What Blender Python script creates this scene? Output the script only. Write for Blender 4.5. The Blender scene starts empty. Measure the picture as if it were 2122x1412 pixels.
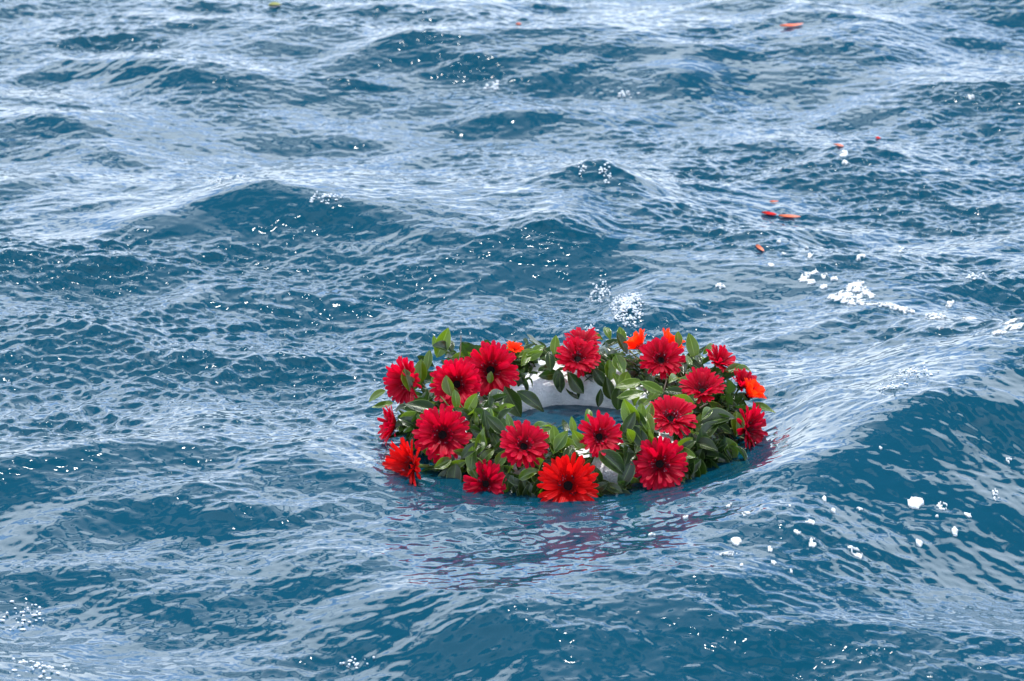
import bpy, math, random
import numpy as np
from mathutils import Vector, Matrix, Euler
random.seed(7)
R = math.radians
scene = bpy.context.scene
col = scene.collection

# ------------------------------------------------------------------ camera
CAM = (-0.124, -7.42, 3.0)
PITCH = 20.74                      # degrees below the horizon
LENS = 143.5
cd = bpy.data.cameras.new('camera')
cd.lens = LENS; cd.sensor_width = 36.0
cd.clip_start = 0.1; cd.clip_end = 20000
cd.dof.use_dof = True
cd.dof.focus_distance = 7.85
cd.dof.aperture_fstop = 8.0
cam = bpy.data.objects.new('camera', cd); col.objects.link(cam)
cam.location = CAM
cam.rotation_euler = (R(90 - PITCH), 0, 0)
scene.camera = cam

# ------------------------------------------------------------------ world: clear sky with broken bright cloud
SUN_EL, SUN_AZ = 70.0, -8.0        # azimuth measured from +Y (away from the camera) towards +X
world = bpy.data.worlds.new('World'); scene.world = world
world.use_nodes = True
nt = world.node_tree; nt.nodes.clear()
def N(t, ty, **kw):
    n = t.nodes.new(ty)
    for k, v in kw.items():
        if hasattr(n, k): setattr(n, k, v)
    return n
L = nt.links.new
out = N(nt, 'ShaderNodeOutputWorld')
sky = N(nt, 'ShaderNodeTexSky', sky_type='NISHITA', sun_disc=False)
sky.sun_elevation = R(SUN_EL); sky.sun_rotation = R(SUN_AZ)
sky.altitude = 0; sky.air_density = 1.0; sky.dust_density = 0.1; sky.ozone_density = 4.0
bg_sky = N(nt, 'ShaderNodeBackground'); bg_sky.inputs['Strength'].default_value = 0.08
L(sky.outputs['Color'], bg_sky.inputs['Color'])
bg_cloud = N(nt, 'ShaderNodeBackground')
bg_cloud.inputs['Color'].default_value = (0.86, 0.93, 1.0, 1)
# cloud is brightest towards the sun, as thin cloud is
tcs = N(nt, 'ShaderNodeTexCoord'); dt = N(nt, 'ShaderNodeVectorMath', operation='DOT_PRODUCT')
L(tcs.outputs['Generated'], dt.inputs[0])
dt.inputs[1].default_value = (math.cos(R(SUN_EL)) * math.sin(R(SUN_AZ)), math.cos(R(SUN_EL)) * math.cos(R(SUN_AZ)), math.sin(R(SUN_EL)))
dm = N(nt, 'ShaderNodeMath', operation='MAXIMUM'); L(dt.outputs['Value'], dm.inputs[0]); dm.inputs[1].default_value = 0
dp = N(nt, 'ShaderNodeMath', operation='POWER'); L(dm.outputs[0], dp.inputs[0]); dp.inputs[1].default_value = 3
ds = N(nt, 'ShaderNodeMath', operation='MULTIPLY_ADD'); L(dp.outputs[0], ds.inputs[0]); ds.inputs[1].default_value = 3.2; ds.inputs[2].default_value = 2.9
L(ds.outputs[0], bg_cloud.inputs['Strength'])
tc = N(nt, 'ShaderNodeTexCoord')
sep = N(nt, 'ShaderNodeSeparateXYZ'); L(tc.outputs['Generated'], sep.inputs[0])
# cloud sheet seen in perspective: project the direction on a flat layer
zc = N(nt, 'ShaderNodeMath', operation='MAXIMUM'); L(sep.outputs['Z'], zc.inputs[0]); zc.inputs[1].default_value = 0.0
za = N(nt, 'ShaderNodeMath', operation='ADD'); L(zc.outputs[0], za.inputs[0]); za.inputs[1].default_value = 0.22
dx = N(nt, 'ShaderNodeMath', operation='DIVIDE'); L(sep.outputs['X'], dx.inputs[0]); L(za.outputs[0], dx.inputs[1])
dy = N(nt, 'ShaderNodeMath', operation='DIVIDE'); L(sep.outputs['Y'], dy.inputs[0]); L(za.outputs[0], dy.inputs[1])
cmb = N(nt, 'ShaderNodeCombineXYZ'); L(dx.outputs[0], cmb.inputs[0]); L(dy.outputs[0], cmb.inputs[1])
nz = N(nt, 'ShaderNodeTexNoise'); nz.inputs['Scale'].default_value = 2.6; nz.inputs['Detail'].default_value = 7
nz.inputs['Roughness'].default_value = 0.55; nz.inputs['Distortion'].default_value = 0.3
L(cmb.outputs[0], nz.inputs['Vector'])
cr = N(nt, 'ShaderNodeMapRange', interpolation_type='SMOOTHSTEP')
cr.inputs['From Min'].default_value = 0.465; cr.inputs['From Max'].default_value = 0.515
L(nz.outputs['Fac'], cr.inputs['Value'])
thin = N(nt, 'ShaderNodeMapRange', interpolation_type='SMOOTHSTEP')      # cloud thins out overhead
thin.inputs['From Min'].default_value = 0.88; thin.inputs['From Max'].default_value = 0.50
thin.inputs['To Min'].default_value = 0.10; thin.inputs['To Max'].default_value = 0.80
L(sep.outputs['Z'], thin.inputs['Value'])
cmx = N(nt, 'ShaderNodeMath', operation='MULTIPLY'); L(cr.outputs[0], cmx.inputs[0]); L(thin.outputs[0], cmx.inputs[1])
# pale haze low over the horizon, all the way round
hz = N(nt, 'ShaderNodeMapRange', interpolation_type='SMOOTHSTEP')
hz.inputs['From Min'].default_value = 0.64; hz.inputs['From Max'].default_value = 0.30
hz.inputs['To Min'].default_value = 0.0; hz.inputs['To Max'].default_value = 0.95
L(sep.outputs['Z'], hz.inputs['Value'])
mx = N(nt, 'ShaderNodeMath', operation='MAXIMUM'); 
# the haze whitens fully only right at the horizon; above it is a pale blue
low = N(nt, 'ShaderNodeMapRange', interpolation_type='SMOOTHSTEP')
low.inputs['From Min'].default_value = 0.26; low.inputs['From Max'].default_value = 0.06
low.inputs['To Min'].default_value = 0.0; low.inputs['To Max'].default_value = 0.95
L(sep.outputs['Z'], low.inputs['Value'])
L(cmx.outputs[0], mx.inputs[0]); L(low.outputs[0], mx.inputs[1])
bg_haze = N(nt, 'ShaderNodeBackground'); bg_haze.inputs['Color'].default_value = (.36, .56, 1.0, 1); bg_haze.inputs['Strength'].default_value = 2.5
mh = N(nt, 'ShaderNodeMixShader'); L(hz.outputs[0], mh.inputs[0]); L(bg_sky.outputs[0], mh.inputs[1]); L(bg_haze.outputs[0], mh.inputs[2])
mix = N(nt, 'ShaderNodeMixShader'); L(mx.outputs[0], mix.inputs[0]); L(mh.outputs[0], mix.inputs[1]); L(bg_cloud.outputs[0], mix.inputs[2])
L(mix.outputs[0], out.inputs['Surface'])

sl = bpy.data.lights.new('sun', 'SUN'); sl.energy = 5.0; sl.angle = R(0.55); sl.color = (1.0, 0.965, 0.90)
sun = bpy.data.objects.new('sun', sl); col.objects.link(sun)
sd = Vector((math.cos(R(SUN_EL)) * math.sin(R(SUN_AZ)), math.cos(R(SUN_EL)) * math.cos(R(SUN_AZ)), math.sin(R(SUN_EL))))
sun.rotation_euler = sd.to_track_quat('Z', 'Y').to_euler()
sun.location = sd * 20

vs = scene.view_settings
scene.display_settings.display_device = 'sRGB'
vs.view_transform = 'Standard'; vs.look = 'None'; vs.exposure = 0.0; vs.gamma = 1.0; vs.use_curve_mapping = False
cy = scene.cycles
cy.max_bounces = 8; cy.transparent_max_bounces = 12; cy.caustics_reflective = False; cy.caustics_refractive = False
cy.sample_clamp_direct = 12.0; cy.sample_clamp_indirect = 4.0

# ------------------------------------------------------------------ helpers
PX = 2122.0
fpx = LENS / 36.0 * PX
cp, sp = math.cos(R(PITCH)), math.sin(R(PITCH))
def ray(x, y):
    u = (x - 1061.0) / fpx; v = (706.0 - y) / fpx
    return np.array([u, cp + v * sp, -sp + v * cp])
def on_plane(x, y, z=0.0):
    d = ray(x, y); t = (z - CAM[2]) / d[2]
    return np.array(CAM) + d * t

def principled(name, color, rough=0.5, **kw):
    m = bpy.data.materials.new(name); m.use_nodes = True
    b = m.node_tree.nodes['Principled BSDF']
    b.inputs['Base Color'].default_value = (*color, 1); b.inputs['Roughness'].default_value = rough
    for k, v in kw.items(): b.inputs[k].default_value = v
    return m, m.node_tree, b

def mesh_obj(name, verts, faces, mat, parent=None, smooth=True):
    me = bpy.data.meshes.new(name); me.from_pydata([tuple(v) for v in verts], [], [tuple(f) for f in faces]); me.update()
    if smooth: me.shade_smooth()
    me.materials.append(mat)
    o = bpy.data.objects.new(name, me); col.objects.link(o)
    if parent is not None: o.parent = parent
    return o
def tag(o, label=None, cat=None, group=None, kind=None):
    if label: o['label'] = label
    if cat: o['category'] = cat
    if group: o['group'] = group
    if kind: o['kind'] = kind
    return o

# ------------------------------------------------------------------ sea surface
rs = np.random.RandomState(11)
def fft_tile(n, size, lmin, lmax, wind, spread, power, seed, eps=None):
    """random sea patch, height scaled to unit rms slope; periodic over size metres"""
    r = np.random.RandomState(seed)
    k1 = np.fft.fftfreq(n, size / n) * 2 * np.pi
    kx, ky = np.meshgrid(k1, k1)
    k = np.hypot(kx, ky); k[0, 0] = 1
    th = np.arctan2(ky, kx)
    amp = k ** (-power)
    lo, hi = 2 * np.pi / lmax, 2 * np.pi / lmin
    amp *= np.exp(-(lo / k) ** 4) * np.exp(-(k / hi) ** 4)
    c = np.cos(th - wind)
    amp *= (np.abs(c) ** spread * 0.93 + 0.07)
    F = amp * (r.randn(n, n) + 1j * r.randn(n, n)); F[0, 0] = 0
    h = np.fft.ifft2(F).real
    Fh = np.fft.fft2(h)
    sx = np.fft.ifft2(1j * kx * Fh).real; sy = np.fft.ifft2(1j * ky * Fh).real
    s = np.sqrt((sx ** 2 + sy ** 2).mean())
    dxx = np.fft.ifft2(1j * kx / k * Fh).real / s; dyy = np.fft.ifft2(1j * ky / k * Fh).real / s
    return h / s, dxx, dyy
def sample(tile, size, x, y):
    n = tile.shape[0]
    fx = np.mod(x / size * n, n); fy = np.mod(y / size * n, n)
    ix = np.floor(fx).astype(np.int32); iy = np.floor(fy).astype(np.int32)
    tx = fx - ix; ty = fy - iy
    # cubic weights keep the surface smooth between samples
    def w(t): return ((1 - t) ** 3 / 6, (3 * t ** 3 - 6 * t ** 2 + 4) / 6, (-3 * t ** 3 + 3 * t ** 2 + 3 * t + 1) / 6, t ** 3 / 6)
    wx, wy = w(tx), w(ty); o = 0
    for j in range(4):
        row = 0; jy = np.mod(iy + j - 1, n)
        for i in range(4): row = row + wx[i] * tile[jy, np.mod(ix + i - 1, n)]
        o = o + wy[j] * row
    return o
def sstep(a, b, x):
    t = np.clip((x - a) / (b - a), 0, 1); return t * t * (3 - 2 * t)

T1 = fft_tile(512, 11.0, 0.22, 2.2, R(80), 3.0, 2.1, 3)       # chop
T2 = fft_tile(1024, 4.3, 0.07, 0.45, R(99), 2.0, 2.2, 5)      # wavelets
T3 = fft_tile(1024, 2.9, 0.012, 0.085, R(84), 1.1, 1.6, 8)      # ripples
T4 = fft_tile(256, 6.1, 0.5, 3.0, R(75), 1.0, 3.0, 9)       # where the ripples are strong
T5 = fft_tile(512, 3.3, 0.10, 0.60, R(60), 1.0, 2.6, 15)      # smaller gusts
M4 = T4[0] / T4[0].std()
M5 = T5[0] / T5[0].std()

# crests placed where the photograph shows them: points in photograph pixels, height, width front, width back
RIDGES = [
 ([(760,1330),(930,1262),(1150,1200),(1330,1120),(1500,1030),(1600,968),(1720,905),(1830,850),(1950,775),(2122,690),(2400,600)], .185, .36, .44),
 ([(1560,1150),(1680,1030),(1790,955),(1900,860),(2010,800),(2160,735),(2420,640)], .045, .17, .12),
 ([(-250,330),(0,335),(150,332),(330,322)], .042, .10, .12),
 ([(330,352),(480,378),(640,405),(800,430),(960,462),(1110,452),(1210,395),(1270,352),(1330,400),(1380,430)], .070, .11, .22),
 ([(-60,170),(100,205),(230,262),(330,318),(430,345)], .040, .10, .24),
 ([(150,75),(300,118),(450,152),(620,150),(770,132)], .034, .09, .22),
 ([(600,20),(800,60),(1000,95),(1200,100)], .034, .12, .24),
 ([(1600,330),(1750,290),(1900,250),(2060,215)], .034, .12, .2),
 ([(150,428),(300,445),(460,452)], .030, .07, .06),
 ([(40,520),(200,515),(360,528),(520,556),(640,590)], .030, .07, .10),
 ([(1290,112),(1420,122),(1560,128)], .045, .10, .14),
 ([(1600,90),(1720,55),(1800,52),(1900,105)], .035, .10, .12),
 ([(-100,1020),(60,1035),(190,1080)], .028, .06, .08),
 ([(300,815),(400,812),(520,822)], .024, .06, .08),
 ([(700,598),(860,612),(1010,630),(1150,620)], .022, .08, .12),
 ([(1010,225),(1080,195),(1190,205)], .030, .06, .10),
 ([(1380,470),(1500,478),(1660,470),(1760,455)], .022, .05, .10),
 ([(120,90),(260,120),(420,160),(560,150)], .020, .06, .12),
 ([(1205,600),(1260,592),(1350,612),(1400,630)], .030, .075, .06),
 ([(1170,385),(1245,340),(1330,385)], .062, .085, .10),
 ([(990,178),(1030,176),(1060,190)], .022, .05, .05),
 ([(1800,790),(1900,765),(1990,760)], .026, .06, .06),
 ([(-40,1275),(60,1262),(180,1262),(260,1290)], .030, .08, .08),
 ([(360,352),(450,362),(540,378)], .020, .05, .05),
 ([(620,400),(680,405),(760,420)], .020, .05, .05),
 ([(1250,1310),(1450,1295),(1600,1330)], .020, .08, .12),
]
# smooth troughs and faces: centre, half sizes in metres, ripple factor
CALM = [((1930,930),(.42,.28),.95),((1350,1010),(.40,.14),.45),((1190,860),(.16,.12),.5),((330,450),(.35,.10),.35),
        ((1480,125),(.20,.18),.35),((430,825),(.10,.08),.4),((1560,640),(.28,.22),.6)]
def ridge_raw(x, y):
    h = np.zeros_like(x); sl = (np.abs(x) < 3.2) & (y > -3.2) & (y < 5.2)
    px, py = x[sl], y[sl]; acc = np.zeros_like(px)
    for pts, A, wf, wb in RIDGES:
        big = A > .1
        P = [on_plane(p[0], p[1], A * .8 * (.42 + .58 * sstep(.30, .78, i_ / (len(pts) - 1)) if big else 1))[:2] for i_, p in enumerate(pts)]
        # smooth the polyline
        Q = []
        for i in range(len(P) - 1):
            p0 = P[max(i - 1, 0)]; p1 = P[i]; p2 = P[i + 1]; p3 = P[min(i + 2, len(P) - 1)]
            for t in (0, .25, .5, .75):
                Q.append(.5 * ((2 * p1) + (-p0 + p2) * t + (2 * p0 - 5 * p1 + 4 * p2 - p3) * t * t + (-p0 + 3 * p1 - 3 * p2 + p3) * t ** 3))
        Q.append(P[-1]); Q = np.array(Q)
        best = np.full(px.shape, 1e9); sg = np.ones_like(px); par = np.zeros_like(px)
        seg = np.hypot(*(Q[1:] - Q[:-1]).T); cum = np.concatenate([[0], np.cumsum(seg)])
        for i in range(len(Q) - 1):
            a, b = Q[i], Q[i + 1]; d = b - a; l2 = d @ d
            t = np.clip(((px - a[0]) * d[0] + (py - a[1]) * d[1]) / l2, 0, 1)
            ex = px - a[0] - t * d[0]; ey = py - a[1] - t * d[1]; r = ex * ex + ey * ey
            m = r < best
            best = np.where(m, r, best); par = np.where(m, cum[i] + t * seg[i], par)
            sg = np.where(m, np.sign(d[0] * ey - d[1] * ex), sg)      # + behind the crest (left to right polyline)
        dist = np.sqrt(best); front = sg < 0
        u = par / cum[-1]; te = .45 if cum[-1] < 1.2 else .14; taper = sstep(0, te, u) * sstep(0, te, 1 - u)
        grow = .42 + .58 * sstep(.30, .78, u) if big else 1.0
        w = np.where(front, wf, wb)
        e = dist / w
        prof = np.where(front, np.exp(-np.sqrt(e * e + .02) * 1.15), np.exp(-np.sqrt(e * e + .02)))
        prof = prof - .28 * np.exp(-((e - 2.4) / 1.1) ** 2) * front
        if big: prof = np.where(front, 1 - 1.12 * sstep(-.12, 1.55, e) + .12 * sstep(1.7, 3.2, e), np.exp(-np.sqrt(e * e + .02) ** 1.2))
        acc += A * grow * taper * prof * .8
    h[sl] = acc
    return h
rgx = np.arange(256) * .025 - 3.2; rgy = np.arange(340) * .025 - 3.2
RG = ridge_raw(*np.meshgrid(rgx, rgy))
for _ in range(2):
    for ax in (0, 1): RG = (np.roll(RG, 1, ax) + 2 * RG + np.roll(RG, -1, ax)) / 4
def ridge_height(x, y):
    inside = (x > -3.1) & (x < 3.1) & (y > -3.1) & (y < 5.1)
    o = np.zeros_like(x)
    tile = RG
    fx = (x[inside] + 3.2) / .025; fy = (y[inside] + 3.2) / .025
    ix = np.floor(fx).astype(np.int32); iy = np.floor(fy).astype(np.int32); tx = fx - ix; ty = fy - iy
    def w(t): return ((1 - t) ** 3 / 6, (3 * t ** 3 - 6 * t ** 2 + 4) / 6, (-3 * t ** 3 + 3 * t ** 2 + 3 * t + 1) / 6, t ** 3 / 6)
    wx, wy = w(tx), w(ty); acc = 0
    for j in range(4):
        for i in range(4): acc = acc + wy[j] * wx[i] * tile[iy + j - 1, ix + i - 1]
    o[inside] = acc
    return o
def calm(x, y):
    f = np.ones_like(x)
    for c, s, v in CALM:
        p = on_plane(*c)
        g = np.exp(-(((x - p[0]) / s[0]) ** 2 + ((y - p[1]) / s[1]) ** 2) ** 1.3)
        f = f * (1 - (1 - v) * g)
    return f
def sea(x, y, fine=None, choppy=True):
    """x, y arrays -> displaced x, y and height"""
    if fine is None: fine = np.ones_like(x)
    near = np.exp(-((x / .50) ** 2 + ((y - .02) / .47) ** 2) ** 4)          # the wreath floats level
    sw = on_plane(1960, 930); quiet = np.exp(-((x - sw[0]) / .50) ** 2 - ((y - sw[1]) / .45) ** 2)
    ul = on_plane(620, 330); quiet2 = np.exp(-((x - ul[0]) / .80) ** 2 - ((y - ul[1]) / .75) ** 2)
    a1 = .148 * (1 - .65 * quiet) * (1 - .42 * quiet2) * (1 - .92 * near)
    h = a1 * sample(T1[0], 11.0, x + 2.0, y + 1.0)
    hx = sample(T1[1], 11.0, x + 2.0, y + 1.0) * a1; hy = sample(T1[2], 11.0, x + 2.0, y + 1.0) * a1
    gx, gy = x + .35 * hx * 0, y
    gust = np.clip(.85 + .42 * sample(M4, 6.1, x, y) + .34 * sample(M5, 3.3, x, y), .52, 1.75)
    a2 = .135 * gust ** .6 * (1 - .6 * near) * (0.45 + .55 * calm(x, y)) * fine
    h2 = sample(T2[0], 4.3, gx, gy) * a2
    d2x = sample(T2[1], 4.3, gx, gy) * a2; d2y = sample(T2[2], 4.3, gx, gy) * a2
    a3 = .235 * gust * calm(x, y) * (1 - .35 * near) * fine
    # ripples ride on the wavelets, so their lines bend with them
    wx, wy = x + 1.6 * d2x, y + 1.6 * d2y + .35 * h
    h3 = sample(T3[0], 2.9, wx, wy) * a3
    d3x = sample(T3[1], 2.9, wx, wy) * a3; d3y = sample(T3[2], 2.9, wx, wy) * a3
    # small rings pushed out by the bobbing wreath
    rr = np.hypot(x / 1.04, y); wob = rr + .012 * np.sin(5 * np.arctan2(y, x) + 1) + .02 * d2x / .135
    rings = .00075 * np.sin(wob * 2 * np.pi / .034) * np.exp(-((rr - .40) / .085) ** 2) * fine
    z = h + rings + h2 + h3 + ridge_height(x, y) * (1 - .85 * np.exp(-((x / .44) ** 2 + ((y - .0) / .41) ** 2) ** 4)) - .02 * (1 - near) - .006
    if not choppy: return x, y, z
    return x + .8 * hx + .75 * d2x + .6 * d3x, y + .8 * hy + .75 * d2y + .6 * d3y, z

def axis(a, b, step, far, n):
    core = np.arange(a, b + step * .5, step)
    g = (far / step) ** (1.0 / n) if n else 1
    grow = []
    s, p = step, 0
    r = 1.14
    while p < far:
        s *= r; p += s; grow.append(p)
    grow = np.array(grow)
    return np.concatenate([(a - grow)[::-1], core, b + grow])
SX, SY = .0037, .0043
xs = axis(-1.75, 1.60, SX, 4000, 80); ys = axis(-1.62, 3.30, SY, 6000, 80)
X, Y = np.meshgrid(xs, ys)
stx = np.gradient(xs); sty = np.gradient(ys)
step = np.maximum(*np.meshgrid(stx, sty))
fine = np.clip(1.5 - step / .02, 0, 1)
coarse = np.clip(1.6 - step / .3, 0, 1)
GX, GY, GZ = sea(X, Y, fine)
GZ = GZ * coarse; GX = X + (GX - X) * coarse; GY = Y + (GY - Y) * coarse
nyv, nxv = X.shape
V = np.stack([GX, GY, GZ], -1).reshape(-1, 3).astype(np.float32)
idx = np.arange(nyv * nxv, dtype=np.int32).reshape(nyv, nxv)
Fq = np.stack([idx[:-1, :-1], idx[:-1, 1:], idx[1:, 1:], idx[1:, :-1]], -1).reshape(-1, 4)
me = bpy.data.meshes.new('sea')
me.vertices.add(len(V)); me.vertices.foreach_set('co', V.ravel())
me.loops.add(Fq.size); me.loops.foreach_set('vertex_index', Fq.ravel())
me.polygons.add(len(Fq)); me.polygons.foreach_set('loop_start', np.arange(0, Fq.size, 4, dtype=np.int32))
me.update(calc_edges=True); me.shade_smooth()
water = bpy.data.objects.new('sea', me); col.objects.link(water); tag(water, kind='structure')

mw = bpy.data.materials.new('sea_water'); mw.use_nodes = True
t = mw.node_tree; t.nodes.clear()
o = N(t, 'ShaderNodeOutputMaterial')
glo = N(t, 'ShaderNodeBsdfGlossy'); glo.inputs['Roughness'].default_value = .025; glo.inputs['Color'].default_value = (1, 1, 1, 1)
fr = N(t, 'ShaderNodeFresnel'); fr.inputs['IOR'].default_value = 1.50
up = N(t, 'ShaderNodeCombineXYZ'); up.inputs[2].default_value = 1
dif = N(t, 'ShaderNodeBsdfDiffuse'); dif.inputs['Color'].default_value = (.002, .064, .112, 1)
t.links.new(up.outputs[0], dif.inputs['Normal'])
trn = N(t, 'ShaderNodeBsdfTransparent'); trn.inputs['Color'].default_value = (.45, .80, .85, 1)
body = N(t, 'ShaderNodeMixShader'); body.inputs[0].default_value = .35
t.links.new(dif.outputs[0], body.inputs[1]); t.links.new(trn.outputs[0], body.inputs[2])
# very fine relief below the mesh's resolution
geo = N(t, 'ShaderNodeNewGeometry')
mp = N(t, 'ShaderNodeMapping'); mp.inputs['Scale'].default_value = (1, 1.6, 1)
t.links.new(geo.outputs['Position'], mp.inputs[0])
bn = N(t, 'ShaderNodeTexNoise'); bn.inputs['Scale'].default_value = 62; bn.inputs['Detail'].default_value = 3
t.links.new(mp.outputs[0], bn.inputs['Vector'])
bp = N(t, 'ShaderNodeBump'); bp.inputs['Strength'].default_value = .2; bp.inputs['Distance'].default_value = .0006
t.links.new(bn.outputs['Fac'], bp.inputs['Height'])
for nd in (glo, fr): t.links.new(bp.outputs[0], nd.inputs['Normal'])
ms = N(t, 'ShaderNodeMixShader'); t.links.new(fr.outputs[0], ms.inputs[0]); t.links.new(body.outputs[0], ms.inputs[1]); t.links.new(glo.outputs[0], ms.inputs[2])
t.links.new(ms.outputs[0], o.inputs['Surface'])
me.materials.append(mw)

# the dim blue depth below
md, _, bd = principled('deep_water', (.002, .06, .13), 1.0); bd.inputs['Specular IOR Level'].default_value = 0
dw = mesh_obj('deep_water', [(-6000, -5000, -.9), (6000, -5000, -.9), (6000, 8000, -.9), (-6000, 8000, -.9)], [(0, 1, 2, 3)], md)
tag(dw, kind='structure')
# ------------------------------------------------------------------ materials of the wreath
def ramp(t, fac, stops):
    r = N(t, 'ShaderNodeValToRGB'); e = r.color_ramp.elements
    while len(e) < len(stops): e.new(.5)
    for k, (p, c) in enumerate(stops): e[k].position = p; e[k].color = (*c, 1) if len(c) == 3 else c
    t.links.new(fac, r.inputs[0]); return r
def leaf_material(name, top, vein, under, trans):
    m = bpy.data.materials.new(name); m.use_nodes = True
    t = m.node_tree; b = t.nodes['Principled BSDF']
    uv = N(t, 'ShaderNodeUVMap'); sp_ = N(t, 'ShaderNodeSeparateXYZ'); t.links.new(uv.outputs[0], sp_.inputs[0])
    ctr = N(t, 'ShaderNodeMath', operation='SUBTRACT'); t.links.new(sp_.outputs[0], ctr.inputs[0]); ctr.inputs[1].default_value = .5
    ab = N(t, 'ShaderNodeMath', operation='ABSOLUTE'); t.links.new(ctr.outputs[0], ab.inputs[0])
    tc = N(t, 'ShaderNodeTexCoord'); nz = N(t, 'ShaderNodeTexNoise'); nz.inputs['Scale'].default_value = 55; nz.inputs['Detail'].default_value = 4
    t.links.new(tc.outputs['Object'], nz.inputs['Vector'])
    oi = N(t, 'ShaderNodeObjectInfo')
    # blade colour varies from leaf to leaf and over the blade
    v1 = N(t, 'ShaderNodeMix', data_type='RGBA'); t.links.new(oi.outputs['Random'], v1.inputs[0])
    v1.inputs[6].default_value = (*top, 1); v1.inputs[7].default_value = (top[0] * 2.4 + .004, top[1] * 1.6, top[2] * 1.1, 1)
    v2 = N(t, 'ShaderNodeMix', data_type='RGBA', blend_type='MULTIPLY'); v2.inputs[0].default_value = .6
    rn = ramp(t, nz.outputs['Fac'], [(.3, (.55, .6, .6)), (.7, (1.15, 1.1, 1))]); t.links.new(v1.outputs[2], v2.inputs[6]); t.links.new(rn.outputs[0], v2.inputs[7])
    # side veins
    wv = N(t, 'ShaderNodeMath', operation='MULTIPLY_ADD'); t.links.new(ab.outputs[0], wv.inputs[0]); wv.inputs[1].default_value = -.9; t.links.new(sp_.outputs[1], wv.inputs[2])
    wm = N(t, 'ShaderNodeMath', operation='MULTIPLY'); t.links.new(wv.outputs[0], wm.inputs[0]); wm.inputs[1].default_value = 9
    fr_ = N(t, 'ShaderNodeMath', operation='FRACT'); t.links.new(wm.outputs[0], fr_.inputs[0])
    rv = ramp(t, fr_.outputs[0], [(0, (.35,) * 3), (.10, (0,) * 3), (.92, (0,) * 3), (1, (.35,) * 3)])
    rm = ramp(t, ab.outputs[0], [(0, (.9,) * 3), (.022, (.8,) * 3), (.04, (0,) * 3), (.455, (0,) * 3), (.478, (1,) * 3), (.5, (1,) * 3)])
    mxn = N(t, 'ShaderNodeMath', operation='MAXIMUM'); t.links.new(rv.outputs[0], mxn.inputs[0]); t.links.new(rm.outputs[0], mxn.inputs[1])
    v3 = N(t, 'ShaderNodeMix', data_type='RGBA'); t.links.new(mxn.outputs[0], v3.inputs[0]); t.links.new(v2.outputs[2], v3.inputs[6]); v3.inputs[7].default_value = (*vein, 1)
    gm = N(t, 'ShaderNodeNewGeometry')
    v4 = N(t, 'ShaderNodeMix', data_type='RGBA'); t.links.new(gm.outputs['Backfacing'], v4.inputs[0]); t.links.new(v3.outputs[2], v4.inputs[6]); v4.inputs[7].default_value = (*under, 1)
    t.links.new(v4.outputs[2], b.inputs['Base Color'])
    rr = N(t, 'ShaderNodeMapRange'); t.links.new(gm.outputs['Backfacing'], rr.inputs[0]); rr.inputs[3].default_value = .17; rr.inputs[4].default_value = .42
    t.links.new(rr.outputs[0], b.inputs['Roughness'])
    b.inputs['Specular IOR Level'].default_value = .42
    bm_ = N(t, 'ShaderNodeBump'); bm_.inputs['Strength'].default_value = .35; bm_.inputs['Distance'].default_value = .001
    ad = N(t, 'ShaderNodeMath', operation='SUBTRACT'); t.links.new(nz.outputs['Fac'], ad.inputs[0]); t.links.new(mxn.outputs[0], ad.inputs[1])
    t.links.new(ad.outputs[0], bm_.inputs['Height']); t.links.new(bm_.outputs[0], b.inputs['Normal'])
    tl = N(t, 'ShaderNodeBsdfTranslucent'); tl.inputs['Color'].default_value = (*trans, 1)
    tmul = N(t, 'ShaderNodeMix', data_type='RGBA', blend_type='MULTIPLY'); tmul.inputs[0].default_value = .8
    tmul.inputs[6].default_value = (*trans, 1); t.links.new(rn.outputs[0], tmul.inputs[7]); t.links.new(tmul.outputs[2], tl.inputs['Color'])
    a = N(t, 'ShaderNodeAddShader'); t.links.new(b.outputs[0], a.inputs[0]); t.links.new(tl.outputs[0], a.inputs[1])
    t.links.new(a.outputs[0], t.nodes['Material Output'].inputs[0])
    return m
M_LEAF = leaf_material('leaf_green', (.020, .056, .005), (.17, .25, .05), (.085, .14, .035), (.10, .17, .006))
M_LEAF2 = leaf_material('leaf_dark', (.006, .020, .005), (.08, .13, .03), (.035, .065, .022), (.016, .040, .004))
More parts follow.
